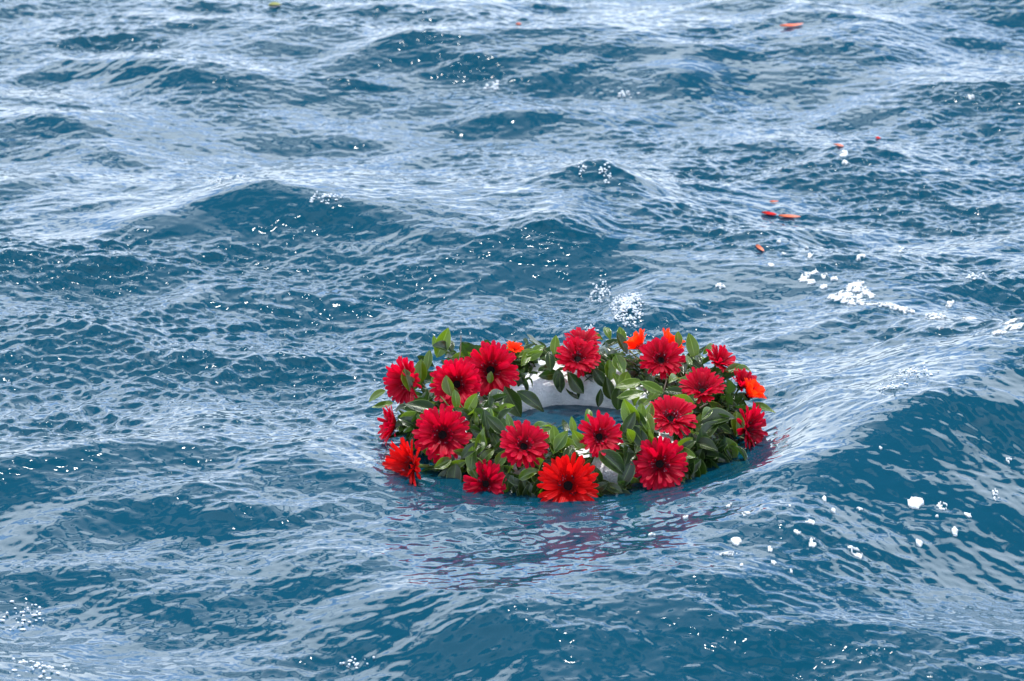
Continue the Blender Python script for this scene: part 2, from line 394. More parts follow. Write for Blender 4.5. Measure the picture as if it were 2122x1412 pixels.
def petal_material(name, base, tip, trans):
    m = bpy.data.materials.new(name); m.use_nodes = True
    t = m.node_tree; b = t.nodes['Principled BSDF']
    uv = N(t, 'ShaderNodeUVMap'); sp_ = N(t, 'ShaderNodeSeparateXYZ'); t.links.new(uv.outputs[0], sp_.inputs[0])
    r = ramp(t, sp_.outputs[1], [(0, tuple(c * .30 for c in base)), (.45, base), (1, tip)])  # base end darkened in the colour for the shade around the eye
    # long grooves
    mu = N(t, 'ShaderNodeMath', operation='MULTIPLY'); t.links.new(sp_.outputs[0], mu.inputs[0]); mu.inputs[1].default_value = 20
    sn = N(t, 'ShaderNodeMath', operation='SINE'); t.links.new(mu.outputs[0], sn.inputs[0])
    bm_ = N(t, 'ShaderNodeBump'); bm_.inputs['Strength'].default_value = .5; bm_.inputs['Distance'].default_value = .0006
    t.links.new(sn.outputs[0], bm_.inputs['Height']); t.links.new(bm_.outputs[0], b.inputs['Normal'])
    oi = N(t, 'ShaderNodeObjectInfo'); hs = N(t, 'ShaderNodeHueSaturation')
    mr = N(t, 'ShaderNodeMapRange'); t.links.new(oi.outputs['Random'], mr.inputs[0]); mr.inputs[3].default_value = .8; mr.inputs[4].default_value = 1.15
    t.links.new(mr.outputs[0], hs.inputs['Value']); t.links.new(r.outputs[0], hs.inputs['Color']); t.links.new(hs.outputs[0], b.inputs['Base Color'])
    b.inputs['Roughness'].default_value = .42; b.inputs['Specular IOR Level'].default_value = .10
    tl = N(t, 'ShaderNodeBsdfTranslucent'); tl.inputs['Color'].default_value = (*trans, 1)
    a = N(t, 'ShaderNodeAddShader'); t.links.new(b.outputs[0], a.inputs[0]); t.links.new(tl.outputs[0], a.inputs[1])
    t.links.new(a.outputs[0], t.nodes['Material Output'].inputs[0])
    return m
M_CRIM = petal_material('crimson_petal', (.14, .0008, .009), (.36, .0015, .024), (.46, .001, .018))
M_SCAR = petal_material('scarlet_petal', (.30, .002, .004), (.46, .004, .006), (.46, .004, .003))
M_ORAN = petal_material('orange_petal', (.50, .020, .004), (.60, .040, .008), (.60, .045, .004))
M_DISC, t_, b_ = principled('flower_eye', (.006, .002, .003), .8); b_.inputs['Specular IOR Level'].default_value = .12
M_RING, t_, b_ = principled('flower_florets', (.10, .008, .022), .5)
M_POLLEN_GLINT, t_, b_ = principled('pollen_glint', (.45, .14, .20), .5)
M_TWIG, t_, b_ = principled('green_twig', (.12, .17, .04), .5)
M_BARK, t_, b_ = principled('woody_twig', (.13, .09, .06), .7)
M_FOAM, t_, b_ = principled('polystyrene', (.80, .82, .85), .75)
tc_ = N(t_, 'ShaderNodeTexCoord'); vo = N(t_, 'ShaderNodeTexVoronoi'); vo.inputs['Scale'].default_value = 230
t_.links.new(tc_.outputs['Object'], vo.inputs['Vector'])
n_ = N(t_, 'ShaderNodeTexNoise'); n_.inputs['Scale'].default_value = 30; n_.inputs['Detail'].default_value = 6; t_.links.new(tc_.outputs['Object'], n_.inputs['Vector'])
ad_ = N(t_, 'ShaderNodeMath', operation='ADD'); t_.links.new(vo.outputs['Distance'], ad_.inputs[0]); t_.links.new(n_.outputs['Fac'], ad_.inputs[1])
bu_ = N(t_, 'ShaderNodeBump'); bu_.inputs['Strength'].default_value = .5; bu_.inputs['Distance'].default_value = .003
t_.links.new(ad_.outputs[0], bu_.inputs['Height']); t_.links.new(bu_.outputs[0], b_.inputs['Normal'])
r_ = ramp(t_, n_.outputs['Fac'], [(.3, (.62, .66, .68)), (.6, (.84, .86, .88))]); t_.links.new(r_.outputs[0], b_.inputs['Base Color'])

# ------------------------------------------------------------------ the wreath
CX, CY, CZ = 0.0, 0.0, 0.0
wr = bpy.data.objects.new('wreath', None); col.objects.link(wr)
wr.location = (0, 0, 0); wr.empty_display_size = .1
tag(wr, 'round wreath of red gerbera daisies and green leaves floating on the sea', 'wreath')

def fnoise(p, s):
    return (math.sin(p[0] * s + 1.3) * math.cos(p[1] * s * 1.1 + .4) + math.sin(p[2] * s * 1.3 + p[0] * s * .7)) * .5
# polystyrene ring: a rounded, hand-cut cross-section, uneven
RM, RA, RB = .216, .064, .043
vv, ff = [], []; nu, nv = 150, 34
for i in range(nu):
    a = 2 * math.pi * i / nu
    for j in range(nv):
        b = 2 * math.pi * j / nv; c, s_ = math.cos(b), math.sin(b)
        c2 = math.copysign(abs(c) ** .62, c); s2 = math.copysign(abs(s_) ** .62, s_)
        r = RM + RA * c2; z = .002 + RB * s2
        z += .012 * (math.sin(a) > 0) * math.sin(a)
        p = [r * math.cos(a), r * math.sin(a), z]
        d = .0038 * fnoise(p, 26) + .0028 * fnoise(p, 61) + .0016 * fnoise(p, 170) + random.uniform(-.0008, .0008)
        vv.append((p[0] + math.cos(a) * c * d, p[1] + math.sin(a) * c * d, p[2] + s_ * d))
for i in range(nu):
    for j in range(nv):
        ff.append((i * nv + j, ((i + 1) % nu) * nv + j, ((i + 1) % nu) * nv + (j + 1) % nv, i * nv + (j + 1) % nv))
mesh_obj('foam_ring', vv, ff, M_FOAM, wr)

def leaf_mesh(name, Ln, W, fold, curl, twist, shape, mat, wavy=.0):
    """leaf along +Y from its stalk, upper side +Z"""
    nl, nw = 10, 6; vs_, fs_, uvs = [], [], []
    for i in range(nl + 1):
        u = i / nl
        w = W * .5 * (math.sin(math.pi * u ** shape) ** .80 if 0 < u < 1 else 0)
        w = max(w, .0006)
        # curve of the midrib
        ang = curl * u
        if abs(curl) > 1e-3:
            y = Ln / curl * math.sin(ang); z = -Ln / curl * (1 - math.cos(ang))
        else: y, z = Ln * u, 0
        tw = twist * u
        for j in range(nw + 1):
            q = (j / nw - .5) * 2
            lx = q * w; lz = abs(q) ** 1.2 * w * fold + wavy * math.sin(u * 9 + q * 2) * abs(q)
            X_ = lx * math.cos(tw) - lz * math.sin(tw); Z_ = lx * math.sin(tw) + lz * math.cos(tw)
            vs_.append((X_, y + Z_ * math.sin(ang), z + Z_ * math.cos(ang))); uvs.append((j / nw, u))
    for i in range(nl):
        for j in range(nw):
            a = i * (nw + 1) + j; fs_.append((a, a + 1, a + nw + 2, a + nw + 1))
    # short stalk
    k = len(vs_); rr = .0008
    for y, z in ((-.010, -.001), (.002, 0)):
        for c in range(4):
            an = c * math.pi / 2; vs_.append((rr * math.cos(an), y, z + rr * math.sin(an) - .0006)); uvs.append((.5, 0))
    for c in range(4): fs_.append((k + c, k + (c + 1) % 4, k + 4 + (c + 1) % 4, k + 4 + c))
    me = bpy.data.meshes.new(name); me.from_pydata(vs_, [], fs_); me.update(); me.shade_smooth()
    ul = me.uv_layers.new(name='UVMap'); li = np.empty(len(me.loops), np.int32); me.loops.foreach_get('vertex_index', li)
    ul.data.foreach_set('uv', np.array(uvs, np.float32)[li].ravel())
    me.materials.append(mat)
    return me
LR = random.Random(5)
def mk(mat, n):
    o = []
    for k in range(n):
        o.append(leaf_mesh('leaf', 1.0, LR.uniform(.40, .56), LR.uniform(.15, .7), LR.uniform(-.5, 1.4), LR.uniform(-.5, .5), LR.uniform(.78, 1.15), mat, LR.uniform(0, .02)))
    return o
# leaf meshes are one metre long so that an object's scale is the leaf's length
LEAF_G, LEAF_D = mk(M_LEAF, 12), mk(M_LEAF2, 8)
for m_ in LEAF_G + LEAF_D: pass
def frame(y, up):
    y = Vector(y).normalized(); up = Vector(up); x = y.cross(up)
    if x.length < 1e-4: x = y.orthogonal()
    x.normalize(); z = x.cross(y).normalized()
    return Matrix((x, y, z)).transposed()
def to_px(p):
    d = np.array(p) - np.array(CAM); zc_ = d[1] * cp - d[2] * sp
    return 1061 + fpx * d[0] / zc_, 706 - fpx * (d[1] * sp + d[2] * cp) / zc_
def bare_spot(a, b):
    """the patch of bare polystyrene low on the near side"""
    if a.y > -.1: return False
    for t in (0, .25, .5, .75, 1):
        x_, y_ = to_px(a.lerp(b, t))
        if ((x_ - 1279) / 17) ** 2 + ((y_ - 986) / 16) ** 2 < 1: return True
    return False
leaves = []
def add_leaf(base, direction, up, length, mesh=None, label=None):
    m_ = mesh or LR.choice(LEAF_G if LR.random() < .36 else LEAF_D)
    leaves.append((Vector(base), frame(direction, up), length, m_, label))

# outline of the greenery: torus around the ring
TR, TA, TB = .225, .105, .088
def torus_hit(px, py, inflate=1.0):
    """nearest point of the greenery under photograph pixel (px, py)"""
    d = ray(px, py); d = d / np.linalg.norm(d); o_ = np.array(CAM); best = (1e9, None)
    a, b = TA * inflate, TB * inflate
    for t_ in np.arange(7.3, 8.7, .002):
        p = o_ + d * t_; r = math.hypot(p[0], p[1])
        v = math.hypot((r - TR) / a, (p[2] - .012) / b)
        if v < 1: return Vector(p)
        if v < best[0]: best = (v, p)
    return Vector(best[1])

# ------------------------------------------------------------------ gerbera flowers
def petal_mesh(mat, W, cup, droop, tipw, seed):
    r = random.Random(seed); nl, nw = 9, 4; vs_, fs_, uvs = [], [], []
    for i in range(nl + 1):
        u = (0, .12, .28, .45, .62, .78, .88, .94, .98, 1)[i]
        w = W * .5 * (.30 + .70 * min(1, u / .55) ** .8) * (1 if u < .86 else math.sqrt(max(0, 1 - ((u - .86) / .14) ** 2)) * (1 - tipw) + tipw * (1 - (u - .86) / .14))
        if i == nl: w = W * .12
        z = cup * math.sin(u * math.pi * .5) * u * .5 - droop * u ** 3
        for j in range(nw + 1):
            q = (j / nw - .5) * 2
            vs_.append((q * w + .01 * math.sin(u * 6 + seed) * u, u * (1 - .02 * q * q * (i == nl)), z + .35 * abs(q) ** 2 * w + (.012 if j == 2 else 0) * math.sin(math.pi * u))); uvs.append((j / nw, u))
    for i in range(nl):
        for j in range(nw):
            a = i * (nw + 1) + j; fs_.append((a, a + 1, a + nw + 2, a + nw + 1))
    me = bpy.data.meshes.new('petal'); me.from_pydata(vs_, [], fs_); me.update(); me.shade_smooth()
    ul = me.uv_layers.new(name='UVMap'); li = np.empty(len(me.loops), np.int32); me.loops.foreach_get('vertex_index', li)
    ul.data.foreach_set('uv', np.array(uvs, np.float32)[li].ravel())
    me.materials.append(mat); return me
PET = {}
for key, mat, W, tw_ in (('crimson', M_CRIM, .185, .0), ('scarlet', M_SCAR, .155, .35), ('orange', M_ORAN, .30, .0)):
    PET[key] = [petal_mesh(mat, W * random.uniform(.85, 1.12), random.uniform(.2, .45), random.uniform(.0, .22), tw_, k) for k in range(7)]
RUFF = {k: v for k, v in PET.items()}

def join_data(parts):
    """parts: list of (mesh, Matrix) -> verts, faces, uvs"""
    V_, F_, U_ = [], [], []
    for me_, M in parts:
        k = len(V_); V_ += [M @ v.co for v in me_.vertices]
        ul = me_.uv_layers[0].data if me_.uv_layers else None
        uvv = [(0, 0)] * len(me_.vertices)
        if ul:
            for lp in me_.loops: uvv[lp.vertex_index] = tuple(ul[lp.index].uv)
        U_ += uvv
        F_ += [tuple(k + i for i in p.vertices) for p in me_.polygons]
    return V_, F_, U_
def joined(name, parts, mat, parent):
    V_, F_, U_ = join_data(parts)
    me_ = bpy.data.meshes.new(name); me_.from_pydata(V_, [], F_); me_.update(); me_.shade_smooth()
    ul = me_.uv_layers.new(name='UVMap'); li = np.empty(len(me_.loops), np.int32); me_.loops.foreach_get('vertex_index', li)
    ul.data.foreach_set('uv', np.array(U_, np.float32)[li].ravel())
    me_.materials.append(mat)
    o_ = bpy.data.objects.new(name, me_); col.objects.link(o_); o_.parent = parent
    return o_

petal_budget = [298]
flower_spots = []
def flower(px, py, diam, facing, kind, seed, cone=.35, missing=(), open_=1.0, individual=True, pos=None, squash=1.0, push=0.0, zpos=None):
    """facing: (right, towards the camera, up)"""
    r = random.Random(seed)
    n = Vector((facing[0], -facing[1], facing[2])).normalized()
    P = Vector(on_plane(px, py, zpos)) if zpos else torus_hit(px, py, 1.08)
    P = P + n * push
    flower_spots.append((P.copy(), diam * .5, n))
    up = Vector((0, 0, 1)); x = up.cross(n)
    if x.length < .05: x = Vector((1, 0, 0))
    x.normalize(); y = n.cross(x)
    Mx = Matrix((x, y, n)).transposed().to_4x4(); Mx.translation = P
    Rr = diam * .5
    # centre: domed dark eye over a shallow green cup
    vs_, fs_ = [], []; nr, ns = 5, 20; er = Rr * .235
    for i in range(nr + 1):
        a = i / nr
        for j in range(ns):
            b = 2 * math.pi * j / ns
            vs_.append((er * a * math.cos(b), er * a * math.sin(b), Rr * (.10 * (1 - a * a) * (1 if a > .3 else .7)) + r.uniform(-1, 1) * Rr * .012))
    for i in range(nr):
        for j in range(ns): fs_.append((i * ns + j, (i + 1) * ns + j, (i + 1) * ns + (j + 1) % ns, i * ns + (j + 1) % ns))
    k = len(vs_)                                            # calyx and stem stub behind
    for (rr, zz) in ((.24, -.02), (.20, -.16), (.07, -.28), (.06, -.7)):
        for j in range(ns):
            b = 2 * math.pi * j / ns; vs_.append((Rr * rr * math.cos(b), Rr * rr * math.sin(b), Rr * zz))
    for i in range(3):
        for j in range(ns): fs_.append((k + i * ns + j, k + i * ns + (j + 1) % ns, k + (i + 1) * ns + (j + 1) % ns, k + (i + 1) * ns + j))
    me_ = bpy.data.meshes.new('gerbera'); me_.from_pydata(vs_, [], fs_); me_.update(); me_.shade_smooth()
    me_.materials.append(M_DISC); me_.materials.append(M_TWIG)
    for p in me_.polygons:
        if p.index >= nr * ns: p.material_index = 1
    f = bpy.data.objects.new('gerbera', me_); col.objects.link(f); f.parent = wr; f.matrix_local = Mx
    f['label'] = {'crimson': 'crimson gerbera daisy with a dark eye', 'scarlet': 'scarlet gerbera daisy with narrow petals', 'orange': 'orange red gerbera daisy'}[kind]
    lay = []
    rings = [(31, 1.0, cone, .02), (26, .84, cone + .17, .045)]
    if kind == 'scarlet': rings = [(32, 1.0, cone, .02), (24, .80, cone + .2, .05)]
    if kind == 'orange': rings = [(18, 1.0, cone * .85, .02), (13, .88, cone, .05)]
    for li_, (cnt, ln, tilt, z0) in enumerate(rings):
        for q in range(cnt):
            a = 2 * math.pi * (q + .5 * li_) / cnt + r.uniform(-.06, .06)
            deg = math.degrees(a) % 360
            if any(lo <= deg <= hi for lo, hi in missing) and r.random() < .85: continue
            tl = tilt * open_ + r.gauss(0, .14) + (r.random() < .06) * r.uniform(-.3, .6)
            Ln = Rr * ln * r.uniform(.92, 1.05) / max(math.cos(tl), .80) * (.92 if tl > .5 else 1)
            m_ = r.choice(PET[kind])
            Mp = Matrix.Rotation(a - math.pi / 2, 4, 'Z') @ Matrix.Translation((0, Rr * .13, Rr * z0)) @ Matrix.Rotation(tl, 4, 'X') @ Matrix.Rotation(r.gauss(0, .16), 4, 'Y') @ Matrix.Diagonal((Rr * r.uniform(.9, 1.1), Ln * .9, Rr * .9, 1))
            lay.append((li_, m_, Mp))
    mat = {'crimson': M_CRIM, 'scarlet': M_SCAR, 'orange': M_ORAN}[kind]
    rest = []
    for li_, m_, Mp in lay:
        if li_ == 0 and individual and petal_budget[0] > 0:
            petal_budget[0] -= 1
            o_ = bpy.data.objects.new('petal', m_); col.objects.link(o_); o_.parent = f; o_.matrix_local = Mp
        else: rest.append((m_, Mp))
    if kind != 'orange':
        for q in range(24):                                  # short inner petals
            a = 2 * math.pi * q / 24 + r.uniform(-.1, .1)
            Mp = Matrix.Rotation(a - math.pi / 2, 4, 'Z') @ Matrix.Translation((0, Rr * .2, Rr * .05)) @ Matrix.Rotation(.75 + r.gauss(0, .15), 4, 'X') @ Matrix.Diagonal((Rr * .5, Rr * r.uniform(.22, .36), Rr * .4, 1))
            rest.append((r.choice(PET[kind]), Mp))
    o_ = joined('inner_petals' if individual else 'small_petals', rest, mat, f); o_['kind'] = 'stuff'
    # ring of tiny florets and pollen specks round the eye; specks also paint highlights
    dots = []
    vs_, fs_, mi_ = [], [], []
    for q in range(90):
        a = r.uniform(0, 2 * math.pi); rad = er * r.uniform(.92, 1.55); s_ = Rr * r.uniform(.012, .030); z = Rr * (.07 + (rad / er - .9) * .16) + r.uniform(0, .06) * Rr
        c = Vector((rad * math.cos(a), rad * math.sin(a), z)); k = len(vs_)
        d_ = Vector((math.cos(a) * .5, math.sin(a) * .5, 1)).normalized(); e1 = d_.orthogonal().normalized(); e2 = d_.cross(e1)
        for w_ in (e1, e2, -e1, -e2): vs_.append(c + w_ * s_)
        vs_.append(c + d_ * s_ * 2.6)
        for w_ in range(4): fs_.append((k + w_, k + (w_ + 1) % 4, k + 4)); mi_.append(1 if q % 4 == 0 else 0)
    me_ = bpy.data.meshes.new('florets'); me_.from_pydata(vs_, [], fs_); me_.update(); me_.materials.append(M_RING); me_.materials.append(M_POLLEN_GLINT)
    me_.polygons.foreach_set('material_index', mi_)
    o_ = bpy.data.objects.new('florets', me_); col.objects.link(o_); o_.parent = f; o_['kind'] = 'stuff'
    return f

FL = [  # pixel of the eye, diameter m, facing (right, to camera, up), kind, opts
 (1016, 768, .118, (.12, .95, .42), 'crimson', dict(cone=.30)),
 (947, 797, .108, (-.20, .95, .50), 'crimson', dict(cone=.42)),
 (849, 790, .106, (-.62, .80, .30), 'crimson', dict(cone=.35)),
 (917, 902, .118, (-.10, .92, .50), 'crimson', dict(cone=.34, missing=((95, 112),))),
 (822, 882, .088, (-1.0, .12, .12), 'crimson', dict(cone=.50, zpos=.040)),
 (855, 966, .112, (-.74, .66, .34), 'scarlet', dict(cone=.36, zpos=.026)),
 (1085, 927, .104, (.05, .62, .80), 'crimson', dict(cone=.24)),
 (1007, 1003, .094, (-.12, .95, .35), 'crimson', dict(cone=.36, missing=((120, 160),))),
 (1178, 1008, .122, (.0, .95, .42), 'scarlet', dict(cone=.32, push=.012)),
 (1241, 906, .094, (.05, .72, .72), 'crimson', dict(cone=.22)),
 (1367, 962, .112, (.10, .96, .40), 'crimson', dict(cone=.26)),
 (1390, 870, .106, (.10, .52, .88), 'crimson', dict(cone=.22)),
 (1546, 889, .106, (.86, .52, .26), 'crimson', dict(cone=.32, zpos=.042)),
 (1549, 822, .070, (.75, .10, .75), 'orange', dict(cone=.9)),
 (1370, 748, .098, (-.05, .66, .78), 'crimson', dict(cone=.26)),
 (1328, 722, .072, (-.62, -.25, .62), 'orange', dict(cone=.85)),
 (1382, 720, .070, (.60, -.35, .66), 'orange', dict(cone=.75)),
 (1197, 746, .096, (-.08, .50, .88), 'crimson', dict(cone=.30)),
 (1206, 713, .080, (.15, .10, 1.0), 'crimson', dict(cone=.30)),
 (1455, 812, .096, (.0, .40, .95), 'crimson', dict(cone=.36)),
 (1488, 752, .075, (.35, .30, .85), 'crimson', dict(cone=.45)),
 (1535, 800, .070, (.5, .2, .8), 'crimson', dict(cone=.6)),
 (1064, 728, .040, (.2, .3, .9), 'orange', dict(cone=.7)),
]
for k, (px, py, dm, fc, kd, op) in enumerate(FL):
    flower(px, py, dm * (.94 if kd == 'crimson' else 1.0), (fc[0] + .12 * math.sin(k * 2.3), fc[1], fc[2] + .10 * math.cos(k * 1.7)), kd, 100 + k, individual=(k < 13 or k == 14), **op)

# ------------------------------------------------------------------ leaves
# hand placed: pixel of the stalk end, pixel direction (deg, 0 = right, 90 = up), length m, facing of the blade (right, to camera, up), mesh set
def screen_leaf(px, py, ang, length, facing, dark=False, depth=.0, lean=0.0, mesh=None):
    P = torus_hit(px, py, 1.0)
    up = Vector((facing[0], -facing[1], facing[2])).normalized()
    a = R(ang)
    # direction on the picture, taken into the leaf's own plane
    d = Vector((math.cos(a), sp * math.sin(a) * 1.0 + lean * cp, cp * math.sin(a) - lean * sp))
    d = (d - up * d.dot(up)).normalized()
    P = P + Vector((0, -cp, sp)) * depth
    add_leaf(P, d, up, length * .92, mesh or LR.choice(LEAF_D if dark else LEAF_G))
SL = [
 (905, 742, 72, .068, (-.1, .8, .3), 0), (925, 735, 60, .042, (.3, .7, .5), 1), (908, 728, 100, .035, (-.3, .8, .4), 0), (900, 760, 150, .045, (-.2, .8, .5), 1),
 (930, 752, 20, .055, (0, .75, .6), 0), (885, 770, 80, .050, (-.2, .8, .4), 0), (872, 795, 85, .050, (.1, .9, .3), 0), (850, 812, 100, .050, (.4, .7, .4), 0),
 (895, 805, 55, .055, (-.1, .7, .6), 0), (935, 822, 100, .045, (0, .9, .3), 0), (947, 852, 95, .046, (.1, 1, .2), 0), (965, 858, 60, .052, (.3, .9, .3), 0),
 (1015, 795, 80, .026, (.1, .95, .2), 0), (1000, 845, 30, .062, (.1, .8, .6), 1), (1015, 850, 60, .060, (.3, .7, .5), 1), (1060, 805, -95, .065, (-.3, .9, .2), 1),
 (1045, 800, -60, .080, (.1, .8, .5), 1), (1070, 810, -35, .075, (.1, .7, .6), 1), (1000, 890, 65, .048, (.2, .95, .2), 0), (1010, 895, 100, .048, (.1, .8, .5), 1),
 (1085, 745, 20, .050, (0, .8, .5), 0), (1100, 735, 40, .042, (0, .7, .6), 0), (1080, 760, 60, .050, (.2, .8, .5), 0), (1148, 735, 88, .042, (0, .9, .35), 0),
 (1140, 770, 85, .050, (.3, .8, .5), 1), (1155, 765, -80, .052, (0, .9, .3), 1), (1175, 770, -55, .062, (.2, .9, .3), 1), (1160, 772, -95, .045, (-.1, .9, .3), 1),
 (1250, 740, 210, .062, (0, .75, .6), 1), (1262, 745, -95, .052, (.2, .85, .5), 0), (1275, 735, -70, .056, (-.2, .8, .6), 0), (1240, 720, 150, .045, (0, .7, .7), 0),
 (1265, 705, 110, .036, (0, .8, .5), 0), (1250, 705, 150, .045, (0, .6, .8), 0), (1290, 715, 100, .045, (.1, .8, .5), 0), (1300, 735, 120, .052, (.3, .7, .6), 1),
 (1245, 805, -97, .044, (.1, 1, .1), 1), (1255, 780, -75, .050, (.2, .9, .3), 1), (1230, 765, -60, .050, (0, .8, .5), 1), (1300, 770, -110, .055, (.2, .7, .6), 0),
 (1285, 800, -95, .060, (-.3, .8, .5), 1), (1305, 795, -70, .060, (.3, .8, .5), 0), (1330, 790, 200, .060, (-.2, .7, .7), 0), (1345, 775, -95, .045, (0, .8, .5), 1),
 (1375, 815, 150, .060, (0, .7, .7), 0), (1385, 795, 60, .055, (0, .55, .85), 0), (1372, 800, -120, .055, (.1, .6, .8), 0), (1390, 810, -80, .045, (.1, .8, .5), 0),
 (1440, 742, 105, .056, (.1, .9, .3), 0), (1455, 735, 45, .050, (0, .8, .4), 0), (1420, 735, 160, .055, (-.1, .8, .5), 0), (1405, 720, 90, .035, (.4, .7, .5), 0),
 (1480, 745, 15, .060, (0, .75, .6), 1), (1460, 765, 160, .055, (0, .65, .75), 1), (1475, 780, 170, .060, (0, .65, .75), 0), (1430, 760, 85, .035, (.2, .3, .9), 0),
 (1500, 772, 25, .050, (0, .6, .8), 0), (1520, 765, 5, .040, (0, .5, .8), 0), (1470, 800, 60, .040, (.2, .7, .6), 0), (1500, 808, 35, .078, (-.2, .8, .5), 1),
 (1495, 800, 95, .040, (.3, .7, .6), 0), (1420, 815, 170, .050, (.1, .7, .7), 1), (1445, 838, 130, .062, (-.1, .8, .6), 1), (1500, 840, 150, .062, (0, .7, .7), 0),
 (1530, 840, 100, .040, (.2, .85, .4), 0), (1560, 835, -25, .052, (.2, .6, .8), 0), (1560, 820, 20, .030, (.1, .7, .6), 0), (1470, 845, 160, .060, (0, .6, .8), 1),
 (1320, 890, 115, .070, (-.1, .9, .4), 0), (1325, 885, 85, .056, (.1, .9, .3), 0), (1335, 885, 70, .052, (.2, .9, .4), 0), (1300, 868, 70, .042, (0, .8, .5), 0),
 (1290, 900, 10, .066, (0, .7, .7), 0), (1290, 905, 60, .055, (0, .8, .5), 1), (1352, 905, 110, .062, (.1, .95, .3), 0), (1335, 890, 125, .060, (.2, .9, .3), 1),
 (1450, 872, 92, .046, (0, .95, .25), 0), (1452, 872, 55, .045, (.2, .8, .5), 0), (1440, 842, 165, .060, (0, .7, .7), 0), (1455, 880, 25, .082, (-.05, .55, .85), 1),
 (1525, 905, 85, .058, (.5, .8, .3), 0), (1452, 888, -85, .072, (.1, .98, .2), 1), (1500, 905, -70, .062, (.3, .9, .3), 0), (1430, 895, -95, .070, (-.1, .95, .2), 1),
 (1480, 920, -100, .062, (0, .95, .3), 1), (1455, 930, -110, .060, (-.2, .95, .3), 1), (1505, 930, -90, .060, (.2, .95, .3), 1), (1425, 930, -85, .065, (.1, .95, .3), 1),
 (1225, 962, -65, .062, (.1, .95, .3), 1), (1240, 935, -35, .070, (0, .8, .6), 1), (1255, 925, -15, .060, (.1, .8, .5), 1), (1280, 912, 45, .055, (.2, .7, .6), 1),
 (1205, 930, 165, .062, (0, .75, .65), 0), (1150, 925, 90, .045, (.1, .9, .4), 0), (1148, 935, 60, .050, (.1, .8, .5), 0), (1140, 925, 140, .040, (0, .7, .7), 0),
 (1100, 890, 45, .055, (-.1, .35, .9), 0), (1110, 905, 25, .040, (0, .75, .6), 0), (1190, 900, 100, .040, (.1, .95, .3), 0), (1215, 880, 80, .036, (.1, .95, .3), 0),
 (1215, 930, 125, .050, (.2, .9, .4), 0), (1120, 975, 200, .055, (0, .6, .8), 0), (1140, 950, 200, .062, (.1, .6, .8), 1), (1060, 892, 100, .036, (.2, .8, .5), 0),
 (860, 872, 195, .070, (0, .8, .6), 1), (880, 862, 180, .060, (-.1, .6, .8), 0), (885, 885, 120, .050, (-.2, .85, .4), 0), (850, 900, 90, .045, (-.3, .7, .6), 0),
 (870, 845, 15, .060, (0, .6, .8), 0), (905, 850, 165, .065, (0, .65, .75), 1), (965, 925, 155, .060, (.1, .8, .5), 1), (975, 935, 175, .045, (.2, .7, .6), 0),
 (985, 945, 75, .055, (.2, .9, .4), 0), (975, 975, 80, .058, (-.2, .9, .3), 0), (915, 965, 215, .055, (-.1, .7, .7), 0), (920, 965, -15, .055, (.1, .7, .7), 0),
 (945, 960, -100, .068, (-.05, .95, .25), 1), (885, 945, 100, .040, (0, .8, .6), 0), (880, 960, -45, .050, (.1, .8, .5), 0), (930, 970, -125, .050, (-.2, .8, .5), 1),
 (820, 945, 230, .062, (-.5, .6, .5), 0), (812, 925, 240, .045, (-.5, .6, .5), 0), (800, 810, 200, .045, (-.3, .4, .8), 0), (815, 835, 190, .050, (-.3, .5, .8), 0),
 (1080, 990, -70, .062, (.1, .95, .3), 1), (1060, 1000, -50, .062, (.1, .9, .4), 1), (1090, 960, -30, .060, (.1, .8, .5), 1), (1100, 1000, -100, .055, (0, .95, .3), 1),
 (1130, 985, -120, .060, (-.1, .95, .3), 1), (1060, 975, -110, .060, (-.1, .95, .3), 1), (960, 985, -80, .060, (0, .95, .3), 1), (975, 1000, -100, .050, (0, .95, .3), 1),
 (1260, 1000, -150, .050, (0, .8, .6), 1), (1300, 985, 200, .060, (0, .75, .65), 1), (1310, 955, -110, .062, (.0, .95, .3), 1), (1300, 930, -80, .055, (.1, .9, .4), 1),
 (1210, 1010, -60, .050, (.2, .8, .5), 1), (1170, 960, 70, .050, (0, .8, .5), 1), (1340, 930, 120, .060, (0, .8, .5), 1), (1440, 960, -100, .050, (0, .9, .4), 1),
 (1065, 1015, -80, .055, (.1, .95, .3), 1), (1035, 1020, -110, .050, (-.1, .95, .3), 1), (1100, 1020, -75, .055, (.1, .95, .3), 1), (930, 990, -90, .060, (0, .95, .3), 1), (950, 1005, -75, .050, (.1, .95, .3), 1), (1240, 1015, -85, .05, (.1, .95, .3), 1), (1275, 1010, -40, .05, (.1, .9, .4), 1), (1445, 945, -85, .055, (.1, .95, .3), 1), (1525, 925, -80, .060, (.4, .9, .3), 0), (880, 990, -100, .05, (-.1, .9, .3), 1),
 (1402, 792, 30, .058, (.05, .42, .9), 0), (1425, 745, 20, .048, (-.1, .42, .9), 0), (1268, 772, -60, .054, (.1, .45, .88), 0), (1335, 812, 200, .058, (-.1, .42, .9), 0),
 (1465, 880, 22, .070, (.0, .42, .9), 1), (995, 838, 10, .056, (.05, .42, .9), 1), (1085, 896, 30, .044, (.15, .42, .9), 0), (1072, 742, 40, .048, (.0, .42, .9), 0), (905, 975, 200, .05, (-.1, .45, .88), 0),
 (1450, 800, 170, .055, (.0, .42, .9), 0), (895, 858, 10, .05, (.0, .42, .9), 0), (1120, 972, 20, .052, (.0, .45, .88), 1), (1325, 845, 60, .05, (.1, .42, .9), 0),
 (1030, 960, 60, .050, (.1, .8, .6), 0), (1050, 905, 130, .060, (.1, .7, .6), 1), (1020, 930, 30, .060, (.1, .8, .5), 1),
]
ON_FLOWER = {(947,852),(1015,795),(880,960),(1320,890),(872,795),(850,812),(935,822),(1525,905)}
